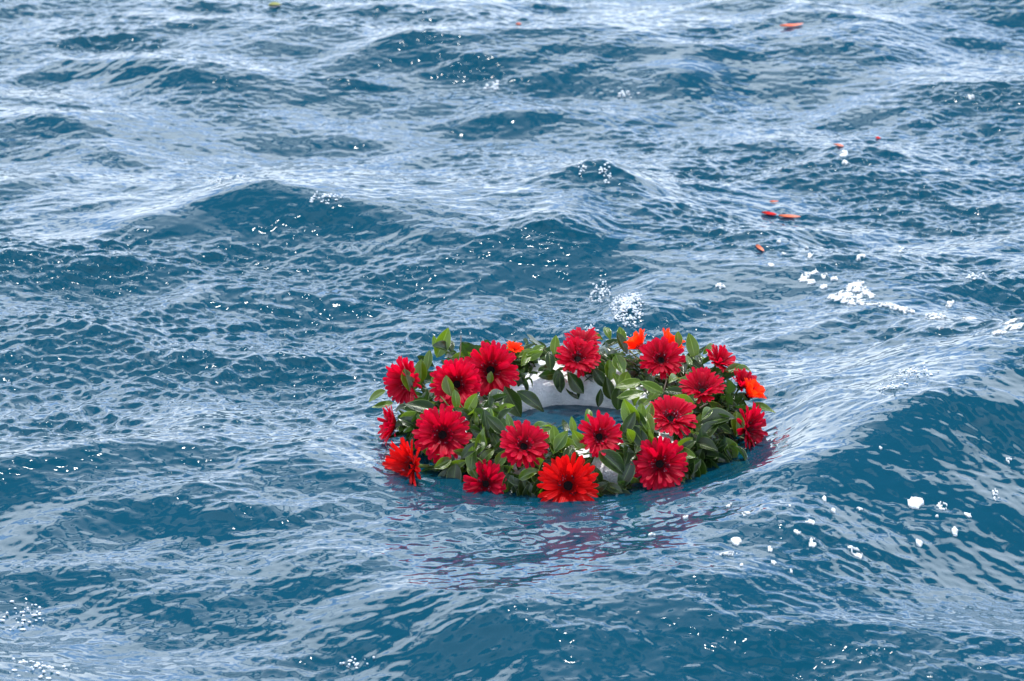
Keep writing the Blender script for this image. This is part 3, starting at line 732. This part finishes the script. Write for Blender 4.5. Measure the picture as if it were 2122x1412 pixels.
def to_px(p):
    d = np.array(p) - np.array(CAM); zc_ = d[1] * cp - d[2] * sp
    return 1061 + fpx * d[0] / zc_, 706 - fpx * (d[1] * sp + d[2] * cp) / zc_
def over_eye(i, k=.62):
    P, Fm, ln, m_, lb = leaves[i]
    for t in (.25, .5, .75, 1.0):
        x_, y_ = to_px(P + Fm.col[1] * ln * t)
        for q, r, n in flower_spots:
            fx_, fy_ = to_px(q)
            if math.hypot(x_ - fx_, y_ - fy_) < r * 1080 * k and (P - q).dot(n) > -.035: return q, r, n
    return None
for px, py, an, ln, fc, dk in SL:
    screen_leaf(px, py, an + LR.uniform(-6, 6), ln * LR.uniform(.92, 1.08), fc, bool(dk), depth=LR.uniform(.0, .018))
    if bare_spot(leaves[-1][0], leaves[-1][0] + leaves[-1][1].col[1] * leaves[-1][2]): leaves.pop(); continue
    if (px, py) not in ON_FLOWER:
        for _ in range(4):
            h_ = over_eye(len(leaves) - 1)
            if not h_: break
            P_, F_m, l_, mm_, lb_ = leaves[-1]; leaves[-1] = (P_ - h_[2] * .018, F_m, l_ * .95, mm_, lb_)
        if h_: leaves.pop()
n_hand = len(leaves)

# the rest of the foliage: sprigs of four to six leaves wired round the ring
twigs = []
SR = random.Random(21)
def clear_of_flowers(p):
    for q, r, n in flower_spots:
        d = p - q
        if d.length < r * .95 and d.dot(n) > -.004: return False
    return True
n_s = 0
while n_s < 300:
    a = SR.uniform(0, 2 * math.pi)
    tube = SR.choice([SR.uniform(-.25, math.pi * .95)] * 2 + [SR.uniform(-.35, .9)])
    if tube > math.pi * .62 and not (R(190) < a % (2 * math.pi) < R(350)) and SR.random() < .75: continue    # the inner wall at the back stays bare
    k_ = .80
    er_ = Vector((math.cos(a), math.sin(a), 0)); et = Vector((-math.sin(a), math.cos(a), 0))
    P = er_ * (TR + TA * k_ * math.cos(tube)) + Vector((0, 0, .012 + TB * k_ * math.sin(tube)))
    nrm = (er_ * math.cos(tube) + Vector((0, 0, 1)) * math.sin(tube)).normalized()
    dirn = (et * SR.choice((-1, 1)) * SR.uniform(.5, 1) + nrm * SR.uniform(.1, .5) + er_ * SR.uniform(-.4, .5) + Vector((0, 0, SR.uniform(-.5, .1) if tube < .5 else 0))).normalized()
    # bare polystyrene shows at the back of the hole and low at the front
    sx_ = P.x; 
    if P.y > .04 and math.hypot(P.x, P.y) < .18 and P.z < .060 and abs(P.x) < .2: continue
    if .03 < P.x < .12 and P.y < -.27 and P.z < .05: continue
    if math.hypot(P.x, P.y) < .165 or (P.y < -.04 and abs(P.x) < .17 and math.hypot(P.x, P.y) < .20): continue
    n_s += 1
    ln = SR.uniform(.05, .085); base = P - nrm * .02
    pts = [base + dirn * ln * t - Vector((0, 0, 1)) * .12 * ln * t * t + nrm * .012 * t for t in (0, .35, .7, 1)]
    twigs.append((pts, SR.uniform(.0011, .0018), SR.random() < .25))
    for i in range(SR.choice((3, 4, 4))):
        t = .25 + .75 * i / 3.5; q = base + dirn * ln * t + nrm * .01
        if not clear_of_flowers(q + nrm * .01): continue
        side = nrm.cross(dirn) * (1 if i % 2 else -1)
        d = (dirn * SR.uniform(.4, 1) + side * SR.uniform(.3, 1.0) + nrm * SR.uniform(-.05, .75)).normalized()
        upv = (nrm + Vector((SR.gauss(0, .35), SR.gauss(0, .35), SR.gauss(0, .3)))).normalized()
        add_leaf(q, d, upv, SR.uniform(.034, .056))
        P_t = leaves[-1][0] + leaves[-1][1].col[1] * leaves[-1][2]
        if bare_spot(q, P_t) or over_eye(len(leaves) - 1, .8) or to_px(P_t)[1] < 702 or (P.y < -.04 and abs(P.x) < .17 and to_px(P_t)[1] < 872): leaves.pop()

def tube_mesh(pts, r0, r1, nseg=5):
    vs_, fs_ = [], []
    for i, p in enumerate(pts):
        d = (pts[min(i + 1, len(pts) - 1)] - pts[max(i - 1, 0)]).normalized(); e1 = d.orthogonal().normalized(); e2 = d.cross(e1)
        r = r0 + (r1 - r0) * i / (len(pts) - 1)
        for j in range(nseg):
            a = 2 * math.pi * j / nseg; vs_.append(p + (e1 * math.cos(a) + e2 * math.sin(a)) * r)
    for i in range(len(pts) - 1):
        for j in range(nseg): fs_.append((i * nseg + j, i * nseg + (j + 1) % nseg, (i + 1) * nseg + (j + 1) % nseg, (i + 1) * nseg + j))
    return vs_, fs_
for pts, r, woody in twigs:
    v_, f_ = tube_mesh(pts, r, r * .6); mesh_obj('twig', v_, f_, M_BARK if woody else M_TWIG, wr)
# bare woody twigs that stick out
for (a, b) in (((950, 757), (968, 705)), ((1010, 852), (1045, 838)), ((1375, 812), (1395, 780)), ((1450, 846), (1505, 838)), ((1188, 905), (1172, 880))):
    p = torus_hit(*a, 1.0); q = torus_hit(*b, 1.0); q = p + Vector(on_plane(*b, p.z) - on_plane(*a, p.z)) * .3 + Vector((0, 0, (a[1] - b[1]) * .0009))
    v_, f_ = tube_mesh([p, p.lerp(q, .5) + Vector((.002, 0, .002)), q], .0016, .0008); mesh_obj('twig', v_, f_, M_BARK, wr)

# a close leaf layer on the ring, coloured dark for shade between loose leaves
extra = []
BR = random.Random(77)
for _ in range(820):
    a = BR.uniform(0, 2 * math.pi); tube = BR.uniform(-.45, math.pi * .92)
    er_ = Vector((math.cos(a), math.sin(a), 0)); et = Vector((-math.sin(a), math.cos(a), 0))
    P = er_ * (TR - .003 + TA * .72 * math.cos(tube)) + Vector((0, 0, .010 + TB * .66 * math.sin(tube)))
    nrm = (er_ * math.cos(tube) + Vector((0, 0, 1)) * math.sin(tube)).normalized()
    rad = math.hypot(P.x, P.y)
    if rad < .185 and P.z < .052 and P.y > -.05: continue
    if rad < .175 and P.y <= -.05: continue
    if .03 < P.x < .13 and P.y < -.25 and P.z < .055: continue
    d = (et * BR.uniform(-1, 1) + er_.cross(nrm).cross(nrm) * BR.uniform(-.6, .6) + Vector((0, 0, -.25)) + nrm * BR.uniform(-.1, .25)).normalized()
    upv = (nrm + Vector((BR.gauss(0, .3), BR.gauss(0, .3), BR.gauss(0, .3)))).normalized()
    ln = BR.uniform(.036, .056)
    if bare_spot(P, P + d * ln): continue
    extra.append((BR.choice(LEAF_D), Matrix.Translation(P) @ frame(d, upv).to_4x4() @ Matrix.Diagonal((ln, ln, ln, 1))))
budget = 298
order = list(range(n_hand)) + sorted(range(n_hand, len(leaves)), key=lambda i: -(leaves[i][0].z * 2 - leaves[i][0].y))
for i in order:
    P, Fm, ln, m_, lb = leaves[i]
    M = Matrix.Translation(P) @ Fm.to_4x4() @ Matrix.Diagonal((ln, ln, ln, 1))
    if budget > 0:
        budget -= 1
        o_ = bpy.data.objects.new('leaf', m_); col.objects.link(o_); o_.parent = wr; o_.matrix_local = M
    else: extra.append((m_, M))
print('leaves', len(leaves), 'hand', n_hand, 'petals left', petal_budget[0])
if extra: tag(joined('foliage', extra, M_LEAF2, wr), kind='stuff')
# ------------------------------------------------------------------ things afloat: foam, loose petals, a leaf
def surf(x, y):
    """height of the finished sea above world (x, y)"""
    x = np.atleast_1d(np.asarray(x, float)); y = np.atleast_1d(np.asarray(y, float))
    u, v = x.copy(), y.copy()
    for _ in range(4):
        a, b, z = sea(u, v); u = u + (x - a); v = v + (y - b)
    return sea(u, v)[2]
def at_px(px, py):
    """first point of the sea under a photograph pixel"""
    d = ray(px, py); d = d / np.linalg.norm(d); ts = np.linspace(5.5, 13, 1500)
    P = np.array(CAM)[None] + d[None] * ts[:, None]
    k = np.argmax(P[:, 2] < surf(P[:, 0], P[:, 1])); return P[k]
M_SEAFOAM, t_, b_ = principled('sea_foam', (.62, .66, .69), .6)
b_.inputs['Subsurface Weight'].default_value = .4; b_.inputs['Subsurface Radius'].default_value = (.01, .01, .01); b_.inputs['Subsurface Scale'].default_value = .3
# thin foam lets some of the water through
tcf = N(t_, 'ShaderNodeNewGeometry'); nf = N(t_, 'ShaderNodeTexNoise'); nf.inputs['Scale'].default_value = 140; nf.inputs['Detail'].default_value = 3
t_.links.new(tcf.outputs['Position'], nf.inputs['Vector'])
rf = ramp(t_, nf.outputs['Fac'], [(.42, (.80,) * 3), (.56, (.95,) * 3)]); t_.links.new(rf.outputs[0], b_.inputs['Alpha'])
FR = np.random.RandomState(4)
def largest_piece(mask):
    best, left = None, mask.copy()
    while left.any():
        seed = np.zeros_like(mask); k = np.argmax(left); seed.flat[k] = True
        while True:
            g = seed.copy(); g[1:] |= seed[:-1]; g[:-1] |= seed[1:]; g[:, 1:] |= seed[:, :-1]; g[:, :-1] |= seed[:, 1:]
            g &= mask
            if (g == seed).all(): break
            seed = g
        left &= ~seed
        if best is None or seed.sum() > best.sum(): best = seed
    return best if best is not None else mask
def foam_patch(blobs, lace, label, group=None):
    """blobs: (pixel x, y, half width px, half height px, tilt deg). A raft of bubbles on a 2 mm raster that follows the water."""
    c = [at_px(b[0], b[1]) for b in blobs]
    k = 1 / 1080.0
    st = .0019
    half = max(b[2] for b in blobs) * k + .01
    x0 = min(p[0] for p in c) - half; x1 = max(p[0] for p in c) + half
    ey = max(b[3] / .37 * k for b in blobs) + .02 + half * .5
    y0 = min(p[1] for p in c) - ey; y1 = max(p[1] for p in c) + ey
    gx, gy = np.meshgrid(np.arange(x0, x1, st), np.arange(y0, y1, st))
    f = np.full(gx.shape, -9.0)
    for b, p in zip(blobs, c):
        sc = np.linalg.norm(p - np.array(CAM)) / 7.9 * k
        a = R(b[4]) if len(b) > 4 else 0
        dx_ = (gx - p[0]) / sc; dy_ = (gy - p[1]) / sc * .42
        ux = dx_ * math.cos(a) + dy_ * math.sin(a); uy = -dx_ * math.sin(a) + dy_ * math.cos(a)
        f = np.maximum(f, 1 - np.hypot(ux / b[2], uy / b[3]))
    off = FR.uniform(0, 3)
    f = f + .22 * sample(T2[0] / T2[0].std(), 4.3, gx * 1.7 + off, gy * 1.7) * .6 + .10 * sample(T3[0] / T3[0].std(), 2.9, gx * 1.5 + off, gy * 1.5)
    # bubbles: distance to scattered centres
    n = max(6, int((x1 - x0) * (y1 - y0) / (.0055 ** 2)))
    n = min(n, 7000)
    bx = FR.uniform(x0, x1, n); by = FR.uniform(y0, y1, n); br = FR.uniform(.0015, .0050, n)
    dome = np.zeros(gx.shape)
    for i in range(n):
        i0 = int((bx[i] - br[i] - x0) / st); i1 = int((bx[i] + br[i] - x0) / st) + 2
        j0 = int((by[i] - br[i] - y0) / st); j1 = int((by[i] + br[i] - y0) / st) + 2
        i0, j0 = max(i0, 0), max(j0, 0)
        if i1 > gx.shape[1] or j1 > gx.shape[0]: continue
        q = 1 - ((gx[j0:j1, i0:i1] - bx[i]) ** 2 + (gy[j0:j1, i0:i1] - by[i]) ** 2) / br[i] ** 2
        dome[j0:j1, i0:i1] = np.maximum(dome[j0:j1, i0:i1], np.sqrt(np.clip(q, 0, 1)) * br[i])
    keep = f > 0
    lim = np.where(f < lace, .0025, .0037); hole = (dome > lim)
    solid = keep if keep.sum() > 12 else f > -.4
    keep = largest_piece(keep & ~hole)
    if keep.sum() < max(14, .35 * solid.sum()): keep = largest_piece(solid)
    sz = surf(gx[keep], gy[keep])
    z = np.zeros(gx.shape); z[keep] = sz + .0012 + dome[keep] * .7 + np.clip(f[keep], 0, .4) * .002
    idx_ = np.full(gx.shape, -1); idx_[keep] = np.arange(keep.sum())
    v_ = np.stack([gx[keep], gy[keep], z[keep]], -1)
    q = np.stack([idx_[:-1, :-1], idx_[:-1, 1:], idx_[1:, 1:], idx_[1:, :-1]], -1).reshape(-1, 4); q = q[(q >= 0).all(1)]
    if len(q) < 4: return None
    # give the raft an underside edge: a second sheet just below the waterline, tied along the rim
    nV = len(v_); low = v_.copy(); low[:, 2] = sz - .002
    ed = {}
    for a_, b_2, c_, d_ in q:
        for e in ((a_, b_2), (b_2, c_), (c_, d_), (d_, a_)):
            ed[(min(e), max(e))] = None if (min(e), max(e)) in ed else e
    rim = [(e[1], e[0], e[0] + nV, e[1] + nV) for e in ed.values() if e]
    used = np.unique(np.array(q).ravel()); allv = np.concatenate([v_, low])
    faces = [tuple(r_) for r_ in q] + rim
    fl = np.array(faces); u_, inv = np.unique(fl.ravel(), return_inverse=True)
    o_ = mesh_obj('foam_patch', allv[u_], inv.reshape(-1, 4), M_SEAFOAM)
    return tag(o_, label, 'foam', group)

foam_patch([(1775, 598, 20, 26, 20), (1768, 575, 16, 10), (1745, 615, 28, 12), (1772, 628, 34, 8, -14), (1800, 640, 26, 6, -14), (1800, 612, 14, 7, -30)], .42, 'largest white foam patch, hooked shape with a rising arm, behind right of the wreath')
foam_patch([(1838, 634, 32, 8, -8), (1870, 642, 26, 8, -4), (1890, 648, 10, 8)], .42, 'white foam strip joining the hooked patch to the blunt patch right of it')
foam_patch([(1940, 655, 25, 15), (1918, 642, 14, 8, -30)], .42, 'blunt rounded white foam patch at the right end of the foam strip')
foam_patch([(2010, 661, 24, 9), (2045, 655, 26, 6, 18)], .42, 'long curved white foam streak at the right edge beside the blunt foam patch')
foam_patch([(2092, 670, 24, 5, 6)], .1, 'upper of two thin foam streaks cut by the right edge')
foam_patch([(2106, 680, 26, 5, 2)], .1, 'lower of two thin foam streaks cut by the right edge')
foam_patch([(2072, 692, 16, 6, 5)], .1, 'oval foam patch just below the two thin streaks at the right edge')
foam_patch([(1668, 576, 18, 6, 18), (1690, 565, 14, 4, 26)], .1, 'slanting white foam streak above the four foam ovals')
gA = 'foam ovals left of the large foam patch'
FOAM_TEXT = ['upper left of the four small foam ovals left of the hooked foam patch', 'upper right of the four small foam ovals, nearest the hooked foam patch', 'lower right of the four small foam ovals left of the hooked foam patch', 'leftmost and widest of the four small foam ovals under the slanting streak']
FOAM_AT = ((1708, 574, 9, 6), (1728, 582, 9, 6, 20), (1707, 598, 8, 5), (1679, 588, 13, 5))
for b, words in zip(FOAM_AT, FOAM_TEXT):
    foam_patch([b], .1, words, gA)
gB = 'foam flecks below the floating petals'
FOAM_TEXT = ['foam fleck just below the steeply tilted slim orange petal', 'foam fleck slanting up, midway between floating petals and the slanting foam streak', 'bright foam fleck above the arm of the hooked foam patch', 'tiny foam fleck right of the steeply tilted slim orange petal', 'tiny upper foam fleck among the flecks right of the floating petals', 'tiny foam fleck between two larger slanting flecks near the floating petals']
FOAM_AT = ((1597, 550, 10, 5, -28), (1679, 531, 11, 6, 28), (1785, 533, 13, 5, 22), (1614, 503, 7, 3), (1672, 516, 6, 3), (1625, 527, 5, 4))
for b, words in zip(FOAM_AT, FOAM_TEXT):
    foam_patch([b], .1, words, gB)
foam_patch([(1493, 594, 13, 6, -10)], .1, 'lone foam fleck just behind the right half of the wreath')
foam_patch([(1950, 687, 10, 5)], .1, 'small foam oval just under the blunt foam patch')
foam_patch([(1968, 630, 12, 6, 38)], .1, 'small slanting foam fleck above the blunt foam patch')
gC = 'bubble clusters on the wave in front of the wreath'
FOAM_TEXT = ["bubble cluster just below the wave crest, directly right of the wreath's reflection", 'bubble cluster left of and below the wreath side bubble cluster, above the elongated foam smear', 'large bubble cluster in the middle of the scattered clusters at lower right', 'bubble cluster just up and right of the large middle cluster', 'slanting bubble cluster just below right of the large middle cluster', 'small bubble cluster highest of the scattered clusters on the wave face', 'small bubble cluster under the highest one of the scattered clusters', 'bubble cluster farthest right of the scattered group below the big wave crest', 'bubble cluster right of the elongated foam smear, upper of two', 'bubble cluster right of the elongated foam smear, lower and larger of two', 'lowest right small bubble cluster, under the slanting cluster', 'lowest left small bubble cluster, under the elongated foam smear', "tiny bubble dot on the wave crest in front of the wreath's right end", 'flat bubble cluster on the crest between the tiny dot and the highest cluster', 'bubble cluster on the bright water left of the elongated foam smear', 'bubble cluster nearest the wreath, right under its front edge']
FOAM_AT = ((1546, 1065, 12, 7), (1526, 1126, 12, 7), (1652, 1111, 12, 7), (1679, 1084, 9, 6), (1684, 1128, 9, 6, 25), (1709, 1037, 7, 4), (1727, 1061, 6, 4), (1781, 1057, 7, 4),
          (1596, 1138, 8, 5), (1601, 1168, 10, 6), (1640, 1187, 6, 4), (1536, 1173, 6, 4), (1511, 1050, 6, 5), (1633, 1051, 8, 4), (1350, 1110, 8, 5), (1420, 1075, 6, 4))
for b, words in zip(FOAM_AT, FOAM_TEXT):
    foam_patch([b], .75, words, gC)
foam_patch([(1508, 1150, 22, 6, 6)], .3, 'elongated foam smear left of the round bubble clusters')
foam_patch([(1777, 1152, 22, 7, -12)], .6, 'long bubble raft below the bubble clusters at lower right')
gD = 'bubble clusters far right'
FOAM_TEXT = ['wide lacy bubble raft, leftmost of the large clusters on the far right wave', 'lacy bubble raft right of the wide one on the far right wave', 'flat thin bubble cluster on the far right, below the two lacy rafts', 'round lacy bubble cluster near the right edge, about level with the wide raft', 'highest bubble cluster near the right edge on the big dark wave face', 'lacy bubble cluster lowest right on the far right wave', 'tiny bubble dot between the lacy raft and the lowest lacy cluster', 'small bubble cluster lowest left of the far right clusters', 'tiny bubble dot high on the smooth dark face under the big crest']
FOAM_AT = ((1898, 1045, 18, 8, 10), (1951, 1051, 14, 8), (2007, 1070, 8, 4), (2061, 1025, 10, 10), (2091, 955, 10, 6), (1978, 1105, 9, 8), (1942, 1073, 5, 4), (1904, 1129, 7, 4), (1825, 929, 5, 4))
for b, words in zip(FOAM_AT, FOAM_TEXT):
    foam_patch([b], .9, words, gD)
foam_patch([(1748, 322, 11, 7, 15)], .1, 'upper foam fleck of the pair under the small floating petal')
foam_patch([(1751, 338, 8, 4)], .1, 'lower foam fleck of the pair under the small floating petal')
foam_patch([(1964, 354, 8, 4)], .1, 'small foam fleck in the bright water near the upper right edge')
foam_patch([(2012, 202, 9, 5)], .1, 'small white foam fleck alone near the top right corner')

def floating_petal(px, py, length, width, ang, mat, label, name='petal', cat='petal', lift=.002, curl=.25):
    P = at_px(px, py); a = R(ang)
    nl, nw = 10, 4; pts, fs_, uvs = [], [], []
    for i in range(nl + 1):
        u = i / nl; w = width * .5 * (math.sin(math.pi * min(.98, max(.03, u)) ** .75)) ** .7
        for j in range(nw + 1):
            q_ = (j / nw - .5) * 2; ly = (u - .5) * length; lx = q_ * w
            pts.append((P[0] + ly * math.cos(a) - lx * math.sin(a), P[1] + ly * math.sin(a) + lx * math.cos(a), abs(q_) ** 1.5 * w * .6 + curl * length * (u - .5) ** 2)); uvs.append((j / nw, u))
    pts = np.array(pts); sz = surf(pts[:, 0], pts[:, 1]).mean() * .5 + surf(pts[:, 0], pts[:, 1]) * .5
    pts[:, 2] += sz + lift
    th = [(p[0], p[1], p[2] - .0012) for p in pts]
    for i in range(nl):
        for j in range(nw):
            k = i * (nw + 1) + j; fs_.append((k, k + 1, k + nw + 2, k + nw + 1))
    n_ = len(pts); fs_ += [tuple(reversed([q_ + n_ for q_ in f_])) for f_ in fs_]
    rimv = [i * (nw + 1) for i in range(nl + 1)] + [nl * (nw + 1) + j for j in range(1, nw + 1)] + [i * (nw + 1) + nw for i in range(nl - 1, -1, -1)] + list(range(nw - 1, 0, -1))
    for i in range(len(rimv)):
        a_, b_2 = rimv[i], rimv[(i + 1) % len(rimv)]; fs_.append((a_, a_ + n_, b_2 + n_, b_2))
    o_ = mesh_obj(name, np.concatenate([pts, th]), fs_, mat)
    ul = o_.data.uv_layers.new(name='UVMap'); li = np.empty(len(o_.data.loops), np.int32); o_.data.loops.foreach_get('vertex_index', li)
    ul.data.foreach_set('uv', np.array(uvs + uvs, np.float32)[li].ravel())
    return tag(o_, label, cat)
M_FLOAT = petal_material('floating_petal', (.75, .22, .12), (.85, .40, .28), (.30, .08, .04))
M_FLRED = petal_material('floating_red_petal', (.60, .015, .015), (.62, .03, .03), (.35, .01, .01))
M_YLEAF, t_, b_ = principled('yellow_weed', (.30, .32, .10), .5)
floating_petal(1594, 446, .034, .011, -14, M_FLRED, 'bright red petal touching a paler petal, floating behind the wreath')
floating_petal(1636, 451, .050, .011, 3, M_FLOAT, 'pale orange petal touching the bright red petal, floating behind the wreath')
floating_petal(1575, 519, .034, .009, -62, M_FLOAT, 'slim orange petal tilted steeply, nearest the wreath of the floating petals')
floating_petal(1738, 303, .034, .010, -52, M_FLOAT, 'small coral petal above the pair of foam flecks at upper right')
floating_petal(1604, 421, .022, .007, 25, M_FLOAT, 'tiny pale petal just above the bright red floating petal')
floating_petal(1820, 289, .012, .008, 10, M_FLRED, 'tiny red petal speck right of the small coral petal')
floating_petal(1640, 57, .062, .012, 12, M_FLOAT, 'long orange petal floating on a wave near the top edge')
floating_petal(1075, 52, .014, .008, 10, M_FLOAT, 'faint tiny pink petal in the bright water at the top centre')
floating_petal(570, 15, .034, .026, 10, M_YLEAF, 'blurred yellow green leaf floating at the top edge left of centre', 'drifting_leaf', 'leaf')

# sun glints built as small white beads, too many to count, grouped by cluster
M_GLINT, t_, b_ = principled('sun_glint', (.80, .84, .88), .15)
DR = random.Random(31)
def glint_beads(px, py, hw, hh, n, r0, r1, hop, label):
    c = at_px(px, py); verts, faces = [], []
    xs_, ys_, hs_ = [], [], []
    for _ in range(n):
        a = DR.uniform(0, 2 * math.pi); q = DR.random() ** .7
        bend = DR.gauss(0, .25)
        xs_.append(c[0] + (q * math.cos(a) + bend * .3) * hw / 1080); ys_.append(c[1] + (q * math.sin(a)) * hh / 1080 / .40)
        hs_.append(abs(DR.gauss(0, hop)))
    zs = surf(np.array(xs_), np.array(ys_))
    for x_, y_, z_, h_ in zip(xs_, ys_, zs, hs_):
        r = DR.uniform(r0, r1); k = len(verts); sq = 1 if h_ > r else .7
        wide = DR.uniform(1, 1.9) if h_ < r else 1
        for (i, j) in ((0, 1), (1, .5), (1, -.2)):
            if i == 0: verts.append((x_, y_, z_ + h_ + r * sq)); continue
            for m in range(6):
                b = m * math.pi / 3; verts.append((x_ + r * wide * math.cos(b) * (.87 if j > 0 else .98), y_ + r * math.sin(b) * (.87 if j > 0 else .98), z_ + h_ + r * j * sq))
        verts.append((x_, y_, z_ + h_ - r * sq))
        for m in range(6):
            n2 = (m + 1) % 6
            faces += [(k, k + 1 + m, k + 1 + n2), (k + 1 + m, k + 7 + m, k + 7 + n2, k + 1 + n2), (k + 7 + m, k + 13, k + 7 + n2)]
    o_ = mesh_obj('glint_beads', verts, faces, M_GLINT)
    return tag(o_, label, 'glint_beads', kind='stuff')
glint_beads(1245, 612, 26, 22, 70, .0010, .0028, .006, 'left part of the white beads as sun glints just behind the wreath')
glint_beads(1300, 635, 38, 44, 380, .0009, .0026, .004, 'dense cluster of white beads as sun glints just behind the wreath')
glint_beads(1225, 693, 20, 8, 40, .0010, .0024, .004, 'thin line of white beads as sun glints touching the back leaves of the wreath')
glint_beads(1255, 365, 14, 22, 26, .0012, .0032, .004, 'white beads as sun glints on the small peaked wave far behind the wreath')
glint_beads(1205, 352, 12, 10, 14, .0012, .0030, .004, 'few white beads as sun glints left of the small peaked wave')
glint_beads(1025, 182, 28, 14, 16, .0018, .0045, .003, 'sparse white beads as sun glints on a distant crest near the top centre')
glint_beads(1300, 198, 34, 8, 16, .0016, .0036, .003, 'row of white beads as sun glints on a distant crest right of top centre')
glint_beads(675, 410, 42, 10, 34, .0012, .0032, .003, 'row of white beads as sun glints on the long crest left of centre')
glint_beads(470, 372, 55, 12, 30, .0010, .0026, .003, 'scattered white beads as sun glints on the dark face at left')
glint_beads(1895, 775, 52, 20, 90, .0008, .0024, .004, 'broad patch of white beads as sun glints on the bright water right of the wreath')
glint_beads(1850, 802, 30, 10, 40, .0008, .0024, .003, 'lower patch of white beads as sun glints right of the wreath')
glint_beads(2020, 575, 26, 12, 26, .0010, .0030, .003, 'white beads as sun glints near the right edge above the blunt foam patch')
glint_beads(1870, 525, 14, 18, 18, .0010, .0032, .003, 'few white beads as sun glints above the foam strip')
glint_beads(45, 1280, 40, 30, 34, .0010, .0036, .003, 'scattered white beads as star-like sun glints near the left edge below the middle')
glint_beads(80, 1385, 60, 26, 34, .0010, .0036, .003, 'scattered white beads as star-like sun glints in the bottom left corner')
glint_beads(740, 1378, 34, 8, 20, .0010, .0026, .003, 'small row of white beads as sun glints on the crest at the bottom edge')
glint_beads(812, 880, 14, 60, 60, .0007, .0018, .010, 'fine white beads as sun glints along the left end of the wreath')
